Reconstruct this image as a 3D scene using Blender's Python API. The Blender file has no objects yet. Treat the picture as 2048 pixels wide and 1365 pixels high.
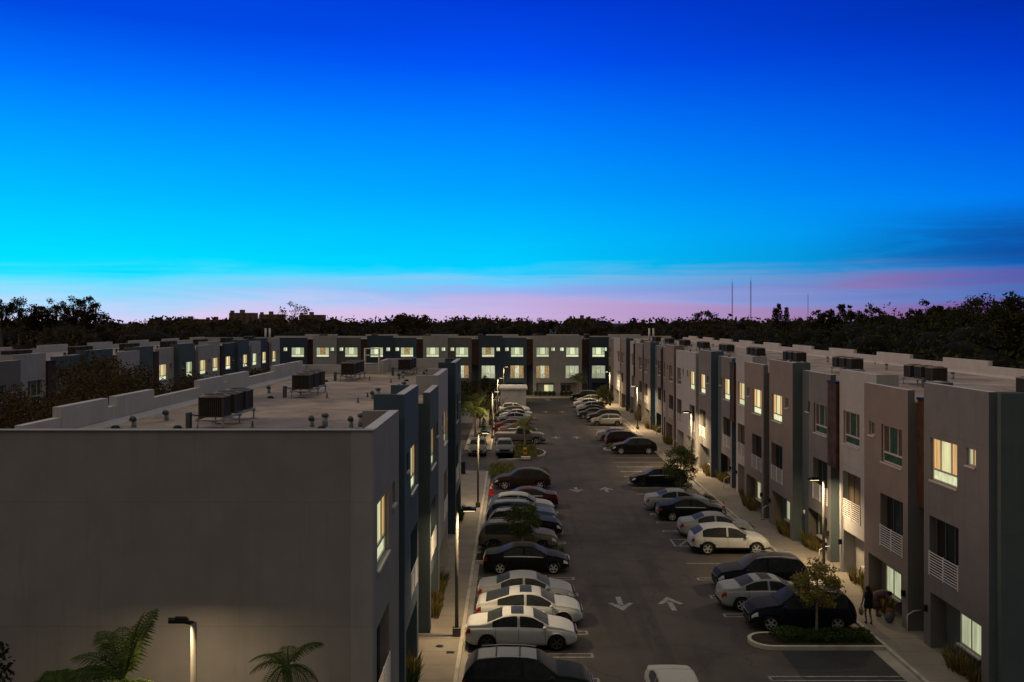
import bpy, bmesh, math, random
from mathutils import Vector, Matrix, noise
R = math.radians
C = bpy.context.scene
col = C.collection
random.seed(7)

# ------------------------------------------------------------------ camera
cd = bpy.data.cameras.new('camera'); cam = bpy.data.objects.new('camera', cd); col.objects.link(cam)
cam.location = (0, 0, 13.7); cam.rotation_euler = (R(90), 0, 0)
cd.sensor_width = 36; cd.lens = 36 * 1850 / 2048
cd.shift_x = (1024 - 1021) / 2048; cd.shift_y = -(682.5 - 642) / 2048
cd.clip_end = 6000; cd.clip_start = 0.3
C.camera = cam
C.view_settings.view_transform = 'Standard'; C.view_settings.look = 'None'
C.view_settings.exposure = 0; C.view_settings.gamma = 1
C.cycles.max_bounces = 6

# ------------------------------------------------------------------ sky
def s2l(c):
    return tuple(((v / 255) / 12.92 if v / 255 <= .04045 else ((v / 255 + .055) / 1.055) ** 2.4) for v in c)
W = bpy.data.worlds.new('World'); C.world = W; W.use_nodes = True
nt = W.node_tree; nt.nodes.clear()
def N(t, tree=None, **kw):
    n = (tree or nt).nodes.new(t)
    for k, v in kw.items(): setattr(n, k, v)
    return n
def ramp(tree, stops, interp='LINEAR'):
    n = tree.nodes.new('ShaderNodeValToRGB'); cr = n.color_ramp; cr.interpolation = interp
    while len(cr.elements) > 1: cr.elements.remove(cr.elements[-1])
    cr.elements[0].position = stops[0][0]; cr.elements[0].color = (*stops[0][1], 1)
    for p, c in stops[1:]:
        e = cr.elements.new(p); e.color = (*c, 1)
    return n
def mth(tree, op, a, b=None, clamp=False):
    n = tree.nodes.new('ShaderNodeMath'); n.operation = op; n.use_clamp = clamp
    for i, v in enumerate((a, b)):
        if v is None: continue
        if hasattr(v, 'links') or hasattr(v, 'is_linked'): tree.links.new(v, n.inputs[i])
        else: n.inputs[i].default_value = v
    return n.outputs[0]
def mrange(tree, v, a, b, c=0, d=1, smooth=True):
    n = tree.nodes.new('ShaderNodeMapRange'); n.interpolation_type = 'SMOOTHSTEP' if smooth else 'LINEAR'
    tree.links.new(v, n.inputs[0])
    for i, x in enumerate((a, b, c, d)): n.inputs[i + 1].default_value = x
    return n.outputs[0]
def mixc(tree, f, a, b):
    n = tree.nodes.new('ShaderNodeMix'); n.data_type = 'RGBA'
    for s, v in ((0, f), (6, a), (7, b)):
        if hasattr(v, 'is_linked'): tree.links.new(v, n.inputs[s])
        elif isinstance(v, (int, float)): n.inputs[s].default_value = v
        else: n.inputs[s].default_value = (*v, 1)
    return n.outputs[2]
tc = N('ShaderNodeTexCoord'); sep = N('ShaderNodeSeparateXYZ'); nt.links.new(tc.outputs['Generated'], sep.inputs[0])
X_, Y_, Z_ = sep.outputs
mp = N('ShaderNodeMapping'); mp.inputs['Scale'].default_value = (2.6, 2.6, 30); mp.inputs['Rotation'].default_value = (0, R(3), 0)
nt.links.new(tc.outputs['Generated'], mp.inputs[0])
nz = N('ShaderNodeTexNoise'); nz.inputs['Scale'].default_value = 1.7; nz.inputs['Detail'].default_value = 8; nz.inputs['Roughness'].default_value = .58; nz.inputs['Distortion'].default_value = .6
nt.links.new(mp.outputs[0], nz.inputs[0])
low = mrange(nt, Z_, .11, .04)
# the cloud layer's upper edge wanders and climbs a little to the right
wob = mth(nt, 'MULTIPLY', mth(nt, 'SUBTRACT', nz.outputs[0], .5), mth(nt, 'MULTIPLY', low, .052))
tilt = mth(nt, 'MULTIPLY', X_, mth(nt, 'MULTIPLY', low, -.012))
ZP = mth(nt, 'ADD', mth(nt, 'ADD', Z_, wob), tilt)
def skyramp(stops, k=1):
    r = ramp(nt, [(z * 2.5 * k, s2l(c)) for z, c in stops]); nt.links.new(mth(nt, 'MULTIPLY', ZP, 2.5), r.inputs[0]); return r.outputs[0]
left = skyramp([(.0, (238, 206, 238)), (.010, (214, 214, 248)), (.024, (182, 220, 254)), (.040, (130, 224, 255)), (.058, (66, 226, 255)), (.066, (0, 226, 255)), (.087, (0, 218, 255)), (.135, (0, 192, 255)),
                (.202, (0, 158, 255)), (.267, (0, 114, 254)), (.328, (0, 74, 226))], .89)
mid = skyramp([(.0, (208, 182, 222)), (.012, (205, 182, 226)), (.0227, (180, 184, 238)), (.034, (150, 178, 240)), (.046, (108, 204, 252)), (.056, (60, 204, 254)), (.064, (0, 204, 255)), (.087, (0, 192, 255)), (.135, (0, 162, 255)),
                (.202, (0, 128, 255)), (.267, (0, 82, 246)), (.328, (0, 58, 216))])
right = skyramp([(.0, (120, 70, 135)), (.010, (108, 84, 158)), (.0227, (72, 112, 186)), (.036, (82, 98, 174)), (.050, (60, 100, 182)), (.060, (8, 96, 186)), (.075, (6, 100, 200)), (.10, (0, 122, 232)), (.135, (0, 118, 240)),
                 (.202, (0, 86, 230)), (.267, (0, 58, 204)), (.328, (0, 42, 168))], .89)
fl_ = mrange(nt, X_, -.47, 0, 0, 1, smooth=False); fr_ = mrange(nt, X_, 0, .485, 0, 1, smooth=False)
base = mixc(nt, fr_, mixc(nt, fl_, left, mid), right)
# soft pink streaks, mostly in the right half
mp2 = N('ShaderNodeMapping'); mp2.inputs['Scale'].default_value = (2.2, 2.2, 60); mp2.inputs['Rotation'].default_value = (0, R(2.5), 0); mp2.inputs['Location'].default_value = (3.3, 1.2, 4)
nt.links.new(tc.outputs['Generated'], mp2.inputs[0])
nzb = N('ShaderNodeTexNoise'); nzb.inputs['Scale'].default_value = 1.3; nzb.inputs['Detail'].default_value = 6; nzb.inputs['Distortion'].default_value = .5
nt.links.new(mp2.outputs[0], nzb.inputs[0])
st = mth(nt, 'MULTIPLY', mth(nt, 'MULTIPLY', mrange(nt, nzb.outputs[0], .45, .68), mrange(nt, ZP, .066, .044)), mrange(nt, X_, -.25, .15, .05, 1))
base = mixc(nt, mth(nt, 'MULTIPLY', st, .62), base, mixc(nt, fr_, s2l((202, 168, 214)), s2l((122, 76, 150))))
v2 = mth(nt, 'MULTIPLY', mth(nt, 'MULTIPLY', mrange(nt, Z_, .050, .066), mrange(nt, Z_, .120, .085)), mth(nt, 'MULTIPLY', mrange(nt, X_, .28, .50), mrange(nt, nz.outputs[0], .30, .55)))
base = mixc(nt, mth(nt, 'MULTIPLY', v2, .75), base, s2l((14, 74, 150)))
back = mrange(nt, Y_, .80, .40)
base = mixc(nt, back, base, (.135, .130, .123))  # unseen sky outside the view, set to a dim neutral fill
up = mrange(nt, Z_, .335, .43)
base = mixc(nt, up, base, (.10, .097, .093))  # band above the view toned down to keep blue out of reflections
zen_fill = mrange(nt, Z_, .50, .90)
base = mixc(nt, zen_fill, base, (.66, .615, .56))  # unseen zenith brightened as added neutral overhead fill
bg = N('ShaderNodeBackground'); bg.inputs[1].default_value = 1.0
nt.links.new(base, bg.inputs[0]); wo = N('ShaderNodeOutputWorld'); nt.links.new(bg.outputs[0], wo.inputs[0])

# last glow of the set sun, low on the left
sd = bpy.data.lights.new('sun', 'SUN'); sd.energy = .85; sd.angle = R(20); sd.color = (1, .64, .44)
sun = bpy.data.objects.new('sun', sd); col.objects.link(sun)
sun.rotation_euler = Vector((-.92, -.08, .29)).to_track_quat('Z', 'Y').to_euler()

# ------------------------------------------------------------------ materials
MATS = {}
def mat(name, c, rough=.8, var=.12, scale=3, metal=0, bump=0, bscale=40, spec=.14, stain=None, coat=0, vec='Object'):
    if name in MATS: return MATS[name]
    m = bpy.data.materials.new(name); m.use_nodes = True; t = m.node_tree
    b = t.nodes['Principled BSDF']
    b.inputs['Roughness'].default_value = rough; b.inputs['Metallic'].default_value = metal
    b.inputs['Specular IOR Level'].default_value = spec; b.inputs['Coat Weight'].default_value = coat
    b.inputs['Coat Roughness'].default_value = .08
    tcn = t.nodes.new('ShaderNodeTexCoord'); nz = t.nodes.new('ShaderNodeTexNoise')
    nz.inputs['Scale'].default_value = scale; nz.inputs['Detail'].default_value = 8; nz.inputs['Roughness'].default_value = .62
    t.links.new(tcn.outputs[vec], nz.inputs[0])
    f = mrange(t, nz.outputs[0], .3, .7)
    lo = tuple(v * (1 - var) for v in c); hi = tuple(min(1, v * (1 + var)) for v in c)
    out = mixc(t, f, lo, hi)
    if stain:
        sc, amt, colr = stain
        n2 = t.nodes.new('ShaderNodeTexNoise'); n2.inputs['Scale'].default_value = sc; n2.inputs['Detail'].default_value = 5
        t.links.new(tcn.outputs[vec], n2.inputs[0])
        out = mixc(t, mth(t, 'MULTIPLY', mrange(t, n2.outputs[0], .5, .66), amt), out, colr)
    t.links.new(out, b.inputs['Base Color'])
    if bump:
        n3 = t.nodes.new('ShaderNodeTexNoise'); n3.inputs['Scale'].default_value = bscale; n3.inputs['Detail'].default_value = 4
        t.links.new(tcn.outputs[vec], n3.inputs[0])
        bp = t.nodes.new('ShaderNodeBump'); bp.inputs['Strength'].default_value = bump; bp.inputs['Distance'].default_value = .02
        t.links.new(n3.outputs[0], bp.inputs['Height']); t.links.new(bp.outputs[0], b.inputs['Normal'])
    MATS[name] = m; return m
def emit(name, c, s, var=0, scale=(1, 1, 1)):
    if name in MATS: return MATS[name]
    m = bpy.data.materials.new(name); m.use_nodes = True; t = m.node_tree
    b = t.nodes['Principled BSDF']; b.inputs['Base Color'].default_value = (*[v * .4 for v in c], 1); b.inputs['Roughness'].default_value = .3
    b.inputs['Emission Strength'].default_value = s
    if var:
        tcn = t.nodes.new('ShaderNodeTexCoord'); mpn = t.nodes.new('ShaderNodeMapping'); mpn.inputs['Scale'].default_value = scale
        oi = t.nodes.new('ShaderNodeObjectInfo')
        add = t.nodes.new('ShaderNodeVectorMath'); add.operation = 'ADD'
        t.links.new(tcn.outputs['Object'], add.inputs[0])
        cmb = t.nodes.new('ShaderNodeCombineXYZ')
        r50 = mth(t, 'MULTIPLY', oi.outputs['Random'], 50); t.links.new(r50, cmb.inputs[0]); t.links.new(r50, cmb.inputs[2])
        t.links.new(cmb.outputs[0], add.inputs[1]); t.links.new(add.outputs[0], mpn.inputs[0])
        nz = t.nodes.new('ShaderNodeTexNoise'); nz.inputs['Scale'].default_value = 1; nz.inputs['Detail'].default_value = 3
        t.links.new(mpn.outputs[0], nz.inputs[0])
        f = mrange(t, nz.outputs[0], .32, .68)
        o = mixc(t, f, tuple(v * (1 - var) for v in c), c)
        # each lit room has its own brightness
        sc = mrange(t, oi.outputs['Random'], 0, 1, s * .72, s * 1.1, smooth=False)
        t.links.new(sc, b.inputs['Emission Strength'])
        t.links.new(o, b.inputs['Emission Color'])
    else: b.inputs['Emission Color'].default_value = (*c, 1)
    MATS[name] = m; return m

def wallmat(name, c):
    m = wallmat0(name, c); t = m.node_tree; b = t.nodes['Principled BSDF']; src = b.inputs['Base Color'].links[0].from_socket
    tcn = t.nodes.new('ShaderNodeTexCoord'); mpn = t.nodes.new('ShaderNodeMapping'); mpn.inputs['Scale'].default_value = (3.2, 3.2, .22); t.links.new(tcn.outputs['Object'], mpn.inputs[0])
    n = t.nodes.new('ShaderNodeTexNoise'); n.inputs['Scale'].default_value = 1; n.inputs['Detail'].default_value = 6; n.inputs['Roughness'].default_value = .7; t.links.new(mpn.outputs[0], n.inputs[0])
    o = mixc(t, mth(t, 'MULTIPLY', mrange(t, n.outputs[0], .48, .72), .30), src, tuple(v * .62 for v in c))
    sp = t.nodes.new('ShaderNodeSeparateXYZ'); t.links.new(tcn.outputs['Object'], sp.inputs[0])
    fz = mth(t, 'ABSOLUTE', mth(t, 'SUBTRACT', mth(t, 'FRACT', mth(t, 'MULTIPLY', mth(t, 'ADD', sp.outputs[2], .35), 1 / 3.15)), .5))
    o = mixc(t, mth(t, 'MULTIPLY', mth(t, 'GREATER_THAN', fz, .4955), .22), o, tuple(v * .4 for v in c))
    t.links.new(o, b.inputs['Base Color']); return m
def wallmat0(name, c):
    return mat(name, c, .92, .07, .9, bump=.22, bscale=60, stain=(.28, .22, tuple(v * .72 for v in c)), vec='Object', spec=.25)
M_taupe = wallmat('stucco_taupe', (.195, .158, .132))
M_grey = wallmat('stucco_grey', (.150, .140, .130))
M_light = wallmat('stucco_light', (.32, .308, .295))
M_blue = wallmat('stucco_blue', (.066, .094, .118))
M_navy = wallmat('stucco_navy', (.046, .061, .086))
M_teal = wallmat('stucco_teal', (.078, .098, .104))
M_brown = mat('wood_panel_brown', (.058, .030, .018), .7, .3, 2)
M_front = wallmat('stucco_warm_grey', (.218, .205, .190))
M_frontl = wallmat('stucco_warm_grey_light', (.262, .250, .234))
M_parap = wallmat('parapet_white', (.40, .385, .365))
M_white = wallmat('white_render', (.62, .58, .52))
def roofmat():
    m = mat('roof_membrane', (.32, .25, .19), .85, .22, .35, stain=(.16, .7, (.15, .14, .135)), spec=.05)
    t = m.node_tree; b = t.nodes['Principled BSDF']; src = b.inputs['Base Color'].links[0].from_socket
    tcn = t.nodes.new('ShaderNodeTexCoord'); sp = t.nodes.new('ShaderNodeSeparateXYZ'); t.links.new(tcn.outputs['Object'], sp.inputs[0])
    fz = mth(t, 'ABSOLUTE', mth(t, 'SUBTRACT', mth(t, 'FRACT', mth(t, 'MULTIPLY', sp.outputs[0], 1 / 1.9)), .5))
    o = mixc(t, mth(t, 'MULTIPLY', mth(t, 'GREATER_THAN', fz, .485), .35), src, (.12, .105, .09))
    n = t.nodes.new('ShaderNodeTexNoise'); n.inputs['Scale'].default_value = .5; n.inputs['Detail'].default_value = 7; n.inputs['Distortion'].default_value = 1.2; t.links.new(tcn.outputs['Object'], n.inputs[0])
    o = mixc(t, mth(t, 'MULTIPLY', mrange(t, n.outputs[0], .50, .60), .45), o, (.135, .115, .10))
    o = mixc(t, mth(t, 'MULTIPLY', mrange(t, n.outputs[0], .36, .30), .5), o, (.36, .33, .29))
    t.links.new(o, b.inputs['Base Color']); return m
M_roof = roofmat()
M_frame = mat('window_frame', (.42, .38, .34), .5, .05)
M_rail = mat('rail_white', (.62, .60, .57), .45, .05)
M_concrete = mat('concrete', (.30, .27, .225), .9, .12, .8, bump=.3, bscale=30, stain=(.35, .4, (.17, .15, .125)))
M_kerb = mat('kerb_concrete', (.40, .36, .29), .88, .15, 2, bump=.3, stain=(.9, .45, (.2, .18, .15)))
M_paint = mat('road_paint', (.215, .208, .195), .7, .35, 6, stain=(2.2, .65, (.10, .093, .087)))
M_dark = mat('black_metal', (.015, .015, .016), .5, .1)
M_acm = mat('condenser_paint', (.068, .055, .045), .55, .15, 4, metal=.2)
M_galv = mat('galvanised_metal', (.24, .26, .26), .45, .15, 4, metal=.1)
M_ventd = mat('vent_dark', (.08, .09, .09), .6, .15, 4)
M_pole = mat('pole_paint', (.105, .098, .085), .6, .06)
M_glassd = mat('glass_dark', (.022, .062, .050), .15, .3, 1.3, spec=.3)
M_curt = mat('curtain_brown', (.075, .052, .034), .35, .3, 5, spec=.2)
M_void = mat('dark_interior', (.012, .011, .011), .8)
M_doorg = mat('door_glass_dark', (.010, .018, .018), .2, .3, 1.3)
M_amber = emit('lit_curtain', (1.0, .62, .25), .88, .45, (9, 1, .4))
M_pale = emit('lit_glass', (.90, .86, .46), 1.0, .35, (7, 1, .5))
M_trans = emit('lit_transom', (.84, .90, .55), 1.0, .3, (5, 1, 3))
M_green = emit('lit_green', (.74, .80, .50), .66, .42, (6, 1, .5))
M_greenw = emit('lit_greenish_white', (.86, .98, .62), .95, .2, (6, 1, .5))
M_gw = emit('lit_rear_rooms', (.84, .88, .60), .82, .55, (5, 1, 2.2))
M_warmroom = emit('lit_warm_rooms', (.80, .50, .20), .55, .75, (5, 1, 3))
M_whiteroom = emit('lit_curtain_white', (.80, .86, .60), .72, .4, (10, 1, .6))

# ------------------------------------------------------------------ helpers
class MB:
    def __init__(s): s.v = []; s.f = []; s.m = []; s.mats = []; s.sm = []
    def mi(s, m):
        if m not in s.mats: s.mats.append(m)
        return s.mats.index(m)
    def face(s, pts, m, smooth=False):
        b = len(s.v); s.v += [tuple(p) for p in pts]; s.f.append(tuple(range(b, b + len(pts)))); s.m.append(s.mi(m)); s.sm.append(smooth)
    def box(s, a, b, m, M=None, skip=''):
        x0, y0, z0 = a; x1, y1, z1 = b
        P = [Vector(p) for p in ((x0, y0, z0), (x1, y0, z0), (x1, y1, z0), (x0, y1, z0), (x0, y0, z1), (x1, y0, z1), (x1, y1, z1), (x0, y1, z1))]
        if M is not None: P = [M @ p for p in P]
        k = len(s.v); s.v += [tuple(p) for p in P]; i = s.mi(m)
        for nme, f in (('b', (0, 3, 2, 1)), ('t', (4, 5, 6, 7)), ('f', (0, 1, 5, 4)), ('r', (1, 2, 6, 5)), ('k', (2, 3, 7, 6)), ('l', (3, 0, 4, 7))):
            if nme in skip: continue
            s.f.append(tuple(k + j for j in f)); s.m.append(i); s.sm.append(False)
    def tube(s, pts, r, m, n=8, cap=True):
        pts = [Vector(p) for p in pts]; rr = r if isinstance(r, (list, tuple)) else [r] * len(pts)
        k = len(s.v); i = s.mi(m); prev = None
        for j, p in enumerate(pts):
            d = (pts[min(j + 1, len(pts) - 1)] - pts[max(j - 1, 0)]).normalized()
            a = d.orthogonal().normalized() if prev is None else (prev - d * prev.dot(d)).normalized()
            prev = a; b = d.cross(a)
            for q in range(n):
                t = 2 * math.pi * q / n; s.v.append(tuple(p + (a * math.cos(t) + b * math.sin(t)) * rr[j]))
        for j in range(len(pts) - 1):
            for q in range(n):
                s.f.append((k + j * n + q, k + j * n + (q + 1) % n, k + (j + 1) * n + (q + 1) % n, k + (j + 1) * n + q)); s.m.append(i); s.sm.append(True)
        if cap:
            s.f.append(tuple(k + q for q in reversed(range(n)))); s.m.append(i); s.sm.append(False)
            s.f.append(tuple(k + (len(pts) - 1) * n + q for q in range(n))); s.m.append(i); s.sm.append(False)
    def lathe(s, prof, m, n=16, axis='z', c=(0, 0, 0)):
        k = len(s.v); i = s.mi(m); c = Vector(c)
        for (r, h) in prof:
            for q in range(n):
                t = 2 * math.pi * q / n
                p = Vector((r * math.cos(t), r * math.sin(t), h)) if axis == 'z' else Vector((r * math.cos(t), h, r * math.sin(t)))
                s.v.append(tuple(p + c))
        for j in range(len(prof) - 1):
            for q in range(n):
                s.f.append((k + j * n + q, k + j * n + (q + 1) % n, k + (j + 1) * n + (q + 1) % n, k + (j + 1) * n + q)); s.m.append(i); s.sm.append(True)
    def blob(s, c, rad, m, seed=0, amp=.25, sub=2, fr=1.2):
        bm = bmesh.new(); bmesh.ops.create_icosphere(bm, subdivisions=sub, radius=1)
        k = len(s.v); i = s.mi(m)
        for v in bm.verts:
            d = 1 + amp * noise.noise(v.co * fr + Vector((seed * 3.1, seed * 1.7, 0)))
            s.v.append((c[0] + v.co.x * rad[0] * d, c[1] + v.co.y * rad[1] * d, c[2] + v.co.z * rad[2] * d))
        for f in bm.faces: s.f.append(tuple(k + v.index for v in f.verts)); s.m.append(i); s.sm.append(True)
        bm.free()
    def mesh(s, name):
        me = bpy.data.meshes.new(name); me.from_pydata(s.v, [], s.f)
        for m in s.mats: me.materials.append(m)
        me.polygons.foreach_set('material_index', s.m); me.polygons.foreach_set('use_smooth', s.sm)
        me.update(); return me
    def build(s, name, parent=None, loc=None):
        return inst(name, s.mesh(name), parent, loc)
def inst(name, me, parent=None, loc=None, rot=None, scale=None):
    o = bpy.data.objects.new(name, me); col.objects.link(o)
    if parent: o.parent = parent
    if loc is not None: o.location = loc
    if rot is not None: o.rotation_euler = rot
    if scale is not None: o.scale = scale
    return o
def tag(o, label=None, cat=None, group=None, kind=None):
    if label: o['label'] = label
    if cat: o['category'] = cat
    if group: o['group'] = group
    if kind: o['kind'] = kind
    return o
def empty(name, loc, rz=0, label=None, cat=None, group=None):
    o = bpy.data.objects.new(name, None); col.objects.link(o); o.location = loc; o.rotation_euler = (0, 0, rz); o.empty_display_size = .3
    return tag(o, label, cat, group)
def copy_tree(o, parent=None):
    c = o.copy(); col.objects.link(c); c.parent = parent
    for ch in list(CH.get(o.name, ())) : copy_tree(ch, c)
    return c
CH = {}
def index_children():
    CH.clear()
    for o in bpy.data.objects:
        if o.parent: CH.setdefault(o.parent.name, []).append(o)
def structure(mb, name): return tag(mb.build(name), kind='structure')
ORD = ['first', 'second', 'third', 'fourth', 'fifth', 'sixth', 'seventh', 'eighth', 'ninth', 'tenth', 'eleventh', 'twelfth', 'thirteenth', 'fourteenth', 'fifteenth', 'sixteenth', 'seventeenth', 'eighteenth', 'nineteenth', 'twentieth', 'twenty-first', 'twenty-second', 'twenty-third', 'twenty-fourth']

# ------------------------------------------------------------------ ground, road, pavements
def groundmat():
    return mat('soil_and_grass', (.030, .032, .018), .95, .35, .12, bump=.4, bscale=4)
g = MB(); g.face([(-3000, -60, -.02), (3000, -60, -.02), (3000, 5000, -.02), (-3000, 5000, -.02)], groundmat()); structure(g, 'ground')
def asphaltmat():
    m = mat('asphalt', (.066, .056, .048), .85, .16, .35, bump=.35, bscale=45, stain=(.10, .6, (.046, .042, .038)), vec='Object', spec=.1)
    t = m.node_tree; b = t.nodes['Principled BSDF']; src = b.inputs['Base Color'].links[0].from_socket
    tcn = t.nodes.new('ShaderNodeTexCoord')
    n = t.nodes.new('ShaderNodeTexNoise'); n.inputs['Scale'].default_value = 9; n.inputs['Detail'].default_value = 10; n.inputs['Roughness'].default_value = .8
    t.links.new(tcn.outputs['Object'], n.inputs[0])
    o = mixc(t, mth(t, 'MULTIPLY', mrange(t, n.outputs[0], .56, .74), .45), src, (.15, .135, .12))
    # oil drips and tyre-dark patches
    n4 = t.nodes.new('ShaderNodeTexNoise'); n4.inputs['Scale'].default_value = .55; n4.inputs['Detail'].default_value = 6; n4.inputs['Distortion'].default_value = .8
    t.links.new(tcn.outputs['Object'], n4.inputs[0])
    o = mixc(t, mth(t, 'MULTIPLY', mrange(t, n4.outputs[0], .64, .72), .6), o, (.032, .03, .029))
    # tyre-polished wheel tracks and drips down the middle of the bays
    sx = t.nodes.new('ShaderNodeSeparateXYZ'); t.links.new(tcn.outputs['Object'], sx.inputs[0])
    mpt = t.nodes.new('ShaderNodeMapping'); mpt.inputs['Scale'].default_value = (1.1, .06, 1); t.links.new(tcn.outputs['Object'], mpt.inputs[0])
    nt_ = t.nodes.new('ShaderNodeTexNoise'); nt_.inputs['Scale'].default_value = 1; nt_.inputs['Detail'].default_value = 5; t.links.new(mpt.outputs[0], nt_.inputs[0])
    o = mixc(t, mth(t, 'MULTIPLY', mrange(t, nt_.outputs[0], .46, .66), .5), o, (.040, .036, .033))
    n5 = t.nodes.new('ShaderNodeTexNoise'); n5.inputs['Scale'].default_value = .16; n5.inputs['Detail'].default_value = 3; t.links.new(tcn.outputs['Object'], n5.inputs[0])
    o = mixc(t, mth(t, 'MULTIPLY', mrange(t, n5.outputs[0], .50, .56), .35), o, (.088, .074, .062))
    # hairline cracks
    vo = t.nodes.new('ShaderNodeTexVoronoi'); vo.feature = 'DISTANCE_TO_EDGE'; vo.inputs['Scale'].default_value = .22
    nd = t.nodes.new('ShaderNodeTexNoise'); nd.inputs['Scale'].default_value = 1.1; nd.inputs['Detail'].default_value = 4
    t.links.new(tcn.outputs['Object'], nd.inputs[0])
    ad = t.nodes.new('ShaderNodeVectorMath'); ad.operation = 'MULTIPLY_ADD'; ad.inputs[1].default_value = (1.4, 1.4, 1.4)
    t.links.new(nd.outputs['Color'], ad.inputs[0]); t.links.new(tcn.outputs['Object'], ad.inputs[2]); t.links.new(ad.outputs[0], vo.inputs['Vector'])
    o = mixc(t, mth(t, 'MULTIPLY', mrange(t, vo.outputs['Distance'], .012, .004), .5), o, (.035, .032, .03))
    t.links.new(o, b.inputs['Base Color']); return m
M_asph = asphaltmat()
M_asph2 = mat('asphalt_patch', (.036, .034, .034), .85, .15, .6, bump=.35, bscale=40, stain=(.3, .4, (.028, .028, .028)))
a = MB(); a.face([(-60, 5, 0), (60, 5, 0), (60, 175, 0), (-60, 175, 0)], M_asph); structure(a, 'road')
a = MB()
a.face([(11.2, 33.6, .004), (15.04, 33.6, .004), (15.04, 38.35, .004), (11.2, 38.35, .004)], M_asph2)
a.face([(2.4, 140, .004), (15.0, 140, .004), (15.0, 163.0, .004), (2.4, 163.0, .004)], M_asph2)
structure(a, 'asphalt_patches')
# pavements: raised slabs with joints
def slabmat():
    m = mat('pavement_concrete', (.25, .215, .17), .9, .10, .9, bump=.3, bscale=30, stain=(.45, .5, (.145, .125, .10)))
    t = m.node_tree; b = t.nodes['Principled BSDF']; src = b.inputs['Base Color'].links[0].from_socket
    tcn = t.nodes.new('ShaderNodeTexCoord'); s = t.nodes.new('ShaderNodeSeparateXYZ'); t.links.new(tcn.outputs['Object'], s.inputs[0])
    fr = mth(t, 'FRACT', mth(t, 'MULTIPLY', s.outputs[1], 1 / 1.52)); d = mth(t, 'ABSOLUTE', mth(t, 'SUBTRACT', fr, .5))
    o = mixc(t, mth(t, 'MULTIPLY', mth(t, 'GREATER_THAN', d, .487), .7), src, (.07, .062, .05))
    # every slab dries to its own shade
    fl = mth(t, 'FLOOR', mth(t, 'MULTIPLY', s.outputs[1], 1 / 1.52)); wn = t.nodes.new('ShaderNodeTexWhiteNoise'); wn.noise_dimensions = '1D'
    t.links.new(mth(t, 'ADD', fl, .5), wn.inputs['W'])
    o2 = mixc(t, mth(t, 'MULTIPLY', wn.outputs['Value'], .28), o, (.15, .13, .10))
    t.links.new(o2, b.inputs['Base Color']); return m
M_slab = slabmat()
p = MB()
p.box((-4.9, 14, -.01), (-2.16, 83.5, .12), M_slab)
p.box((15.76, 14, -.01), (19.6, 163, .121), M_slab)
p.box((-4.9, 97.5, -.01), (-2.16, 160, .122), M_slab)
p.box((-40, 163.6, -.01), (30, 170, .119), M_slab)
p.box((-14, 66.2, -.01), (-4.92, 83.5, .124), M_slab)
structure(p, 'pavement')
k = MB()
k.box((-2.16, 14, -.01), (-2.0, 83.5, .125), M_kerb)
k.box((15.6, 14, -.01), (15.76, 163, .128), M_kerb)
k.box((-2.16, 97.5, -.01), (-2.0, 160, .126), M_kerb)
k.box((-40, 163.4, -.01), (15.6, 163.6, .127), M_kerb)
structure(k, 'kerb')
# gutter strip of lighter concrete along the right kerb
k = MB()
k.face([(15.05, 14, .004), (15.6, 14, .004), (15.6, 163, .004), (15.05, 163, .004)], M_concrete)
k.face([(-2.0, 14, .004), (-1.75, 14, .004), (-1.75, 83, .004), (-2.0, 83, .004)], M_concrete)
structure(k, 'gutter')
# markings
m_ = MB(); Z = .008
def line(x0, x1, y, w=.10, z=Z): m_.face([(x0, y - w / 2, z), (x1, y - w / 2, z), (x1, y + w / 2, z), (x0, y + w / 2, z)], M_paint)
def hairpin(xk, xe, y):
    g_ = .20; line(xk, xe, y - g_); line(xk, xe, y + g_)
    m_.face([(min(xe - .05, xe + .05), y - g_ - .05, Z + .002), (max(xe - .05, xe + .05), y - g_ - .05, Z + .002), (xe + .05, y + g_ + .05, Z + .002), (xe - .05, y + g_ + .05, Z + .002)], M_paint)
for y in (29.8, 32.5, 35.2, 37.85, 40.6, 43.4, 46.3, 49.15, 57.0, 59.8, 62.6, 66.1, 69.6, 72.6, 101.9, 105.4, 108.5, 112.6, 117, 121, 126, 130.5, 134.5): hairpin(-1.75, 3.35, y)
for y in (35.4, 43.0, 45.9, 49.06, 60.2, 62.8, 65.5, 68.3): hairpin(15.05, 9.95, y)
line(9.95, 15.05, 52.2, .14)
for y in (73.1, 75.8, 78.5, 81.4, 84.0, 86.7, 89.5, 92.4): line(9.95, 15.05, y, .22)
for y in (102.7, 108.4, 111.1, 113.8, 116.5, 119.2, 123, 127.6, 132, 143, 149, 157): line(9.95, 15.05, y, .22)
# hatched access aisle
line(10.0, 15.05, 56.2, .12); line(10.0, 15.05, 57.9, .12)
m_.face([(9.95, 56.14, Z + .002), (10.07, 56.14, Z + .002), (10.07, 57.96, Z + .002), (9.95, 57.96, Z + .002)], M_paint)
for i in range(6):
    x = 10.2 + i * .8; m_.face([(x, 56.26, Z), (x + .14, 56.26, Z), (x + .94, 57.84, Z), (x + .80, 57.84, Z)], M_paint)
for x in (1.9, 2.3, 6.4, 6.8): m_.face([(x, 158.5, Z), (x + .18, 158.5, Z), (x - .3, 163.1, Z), (x - .48, 163.1, Z)], M_paint)
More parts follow.
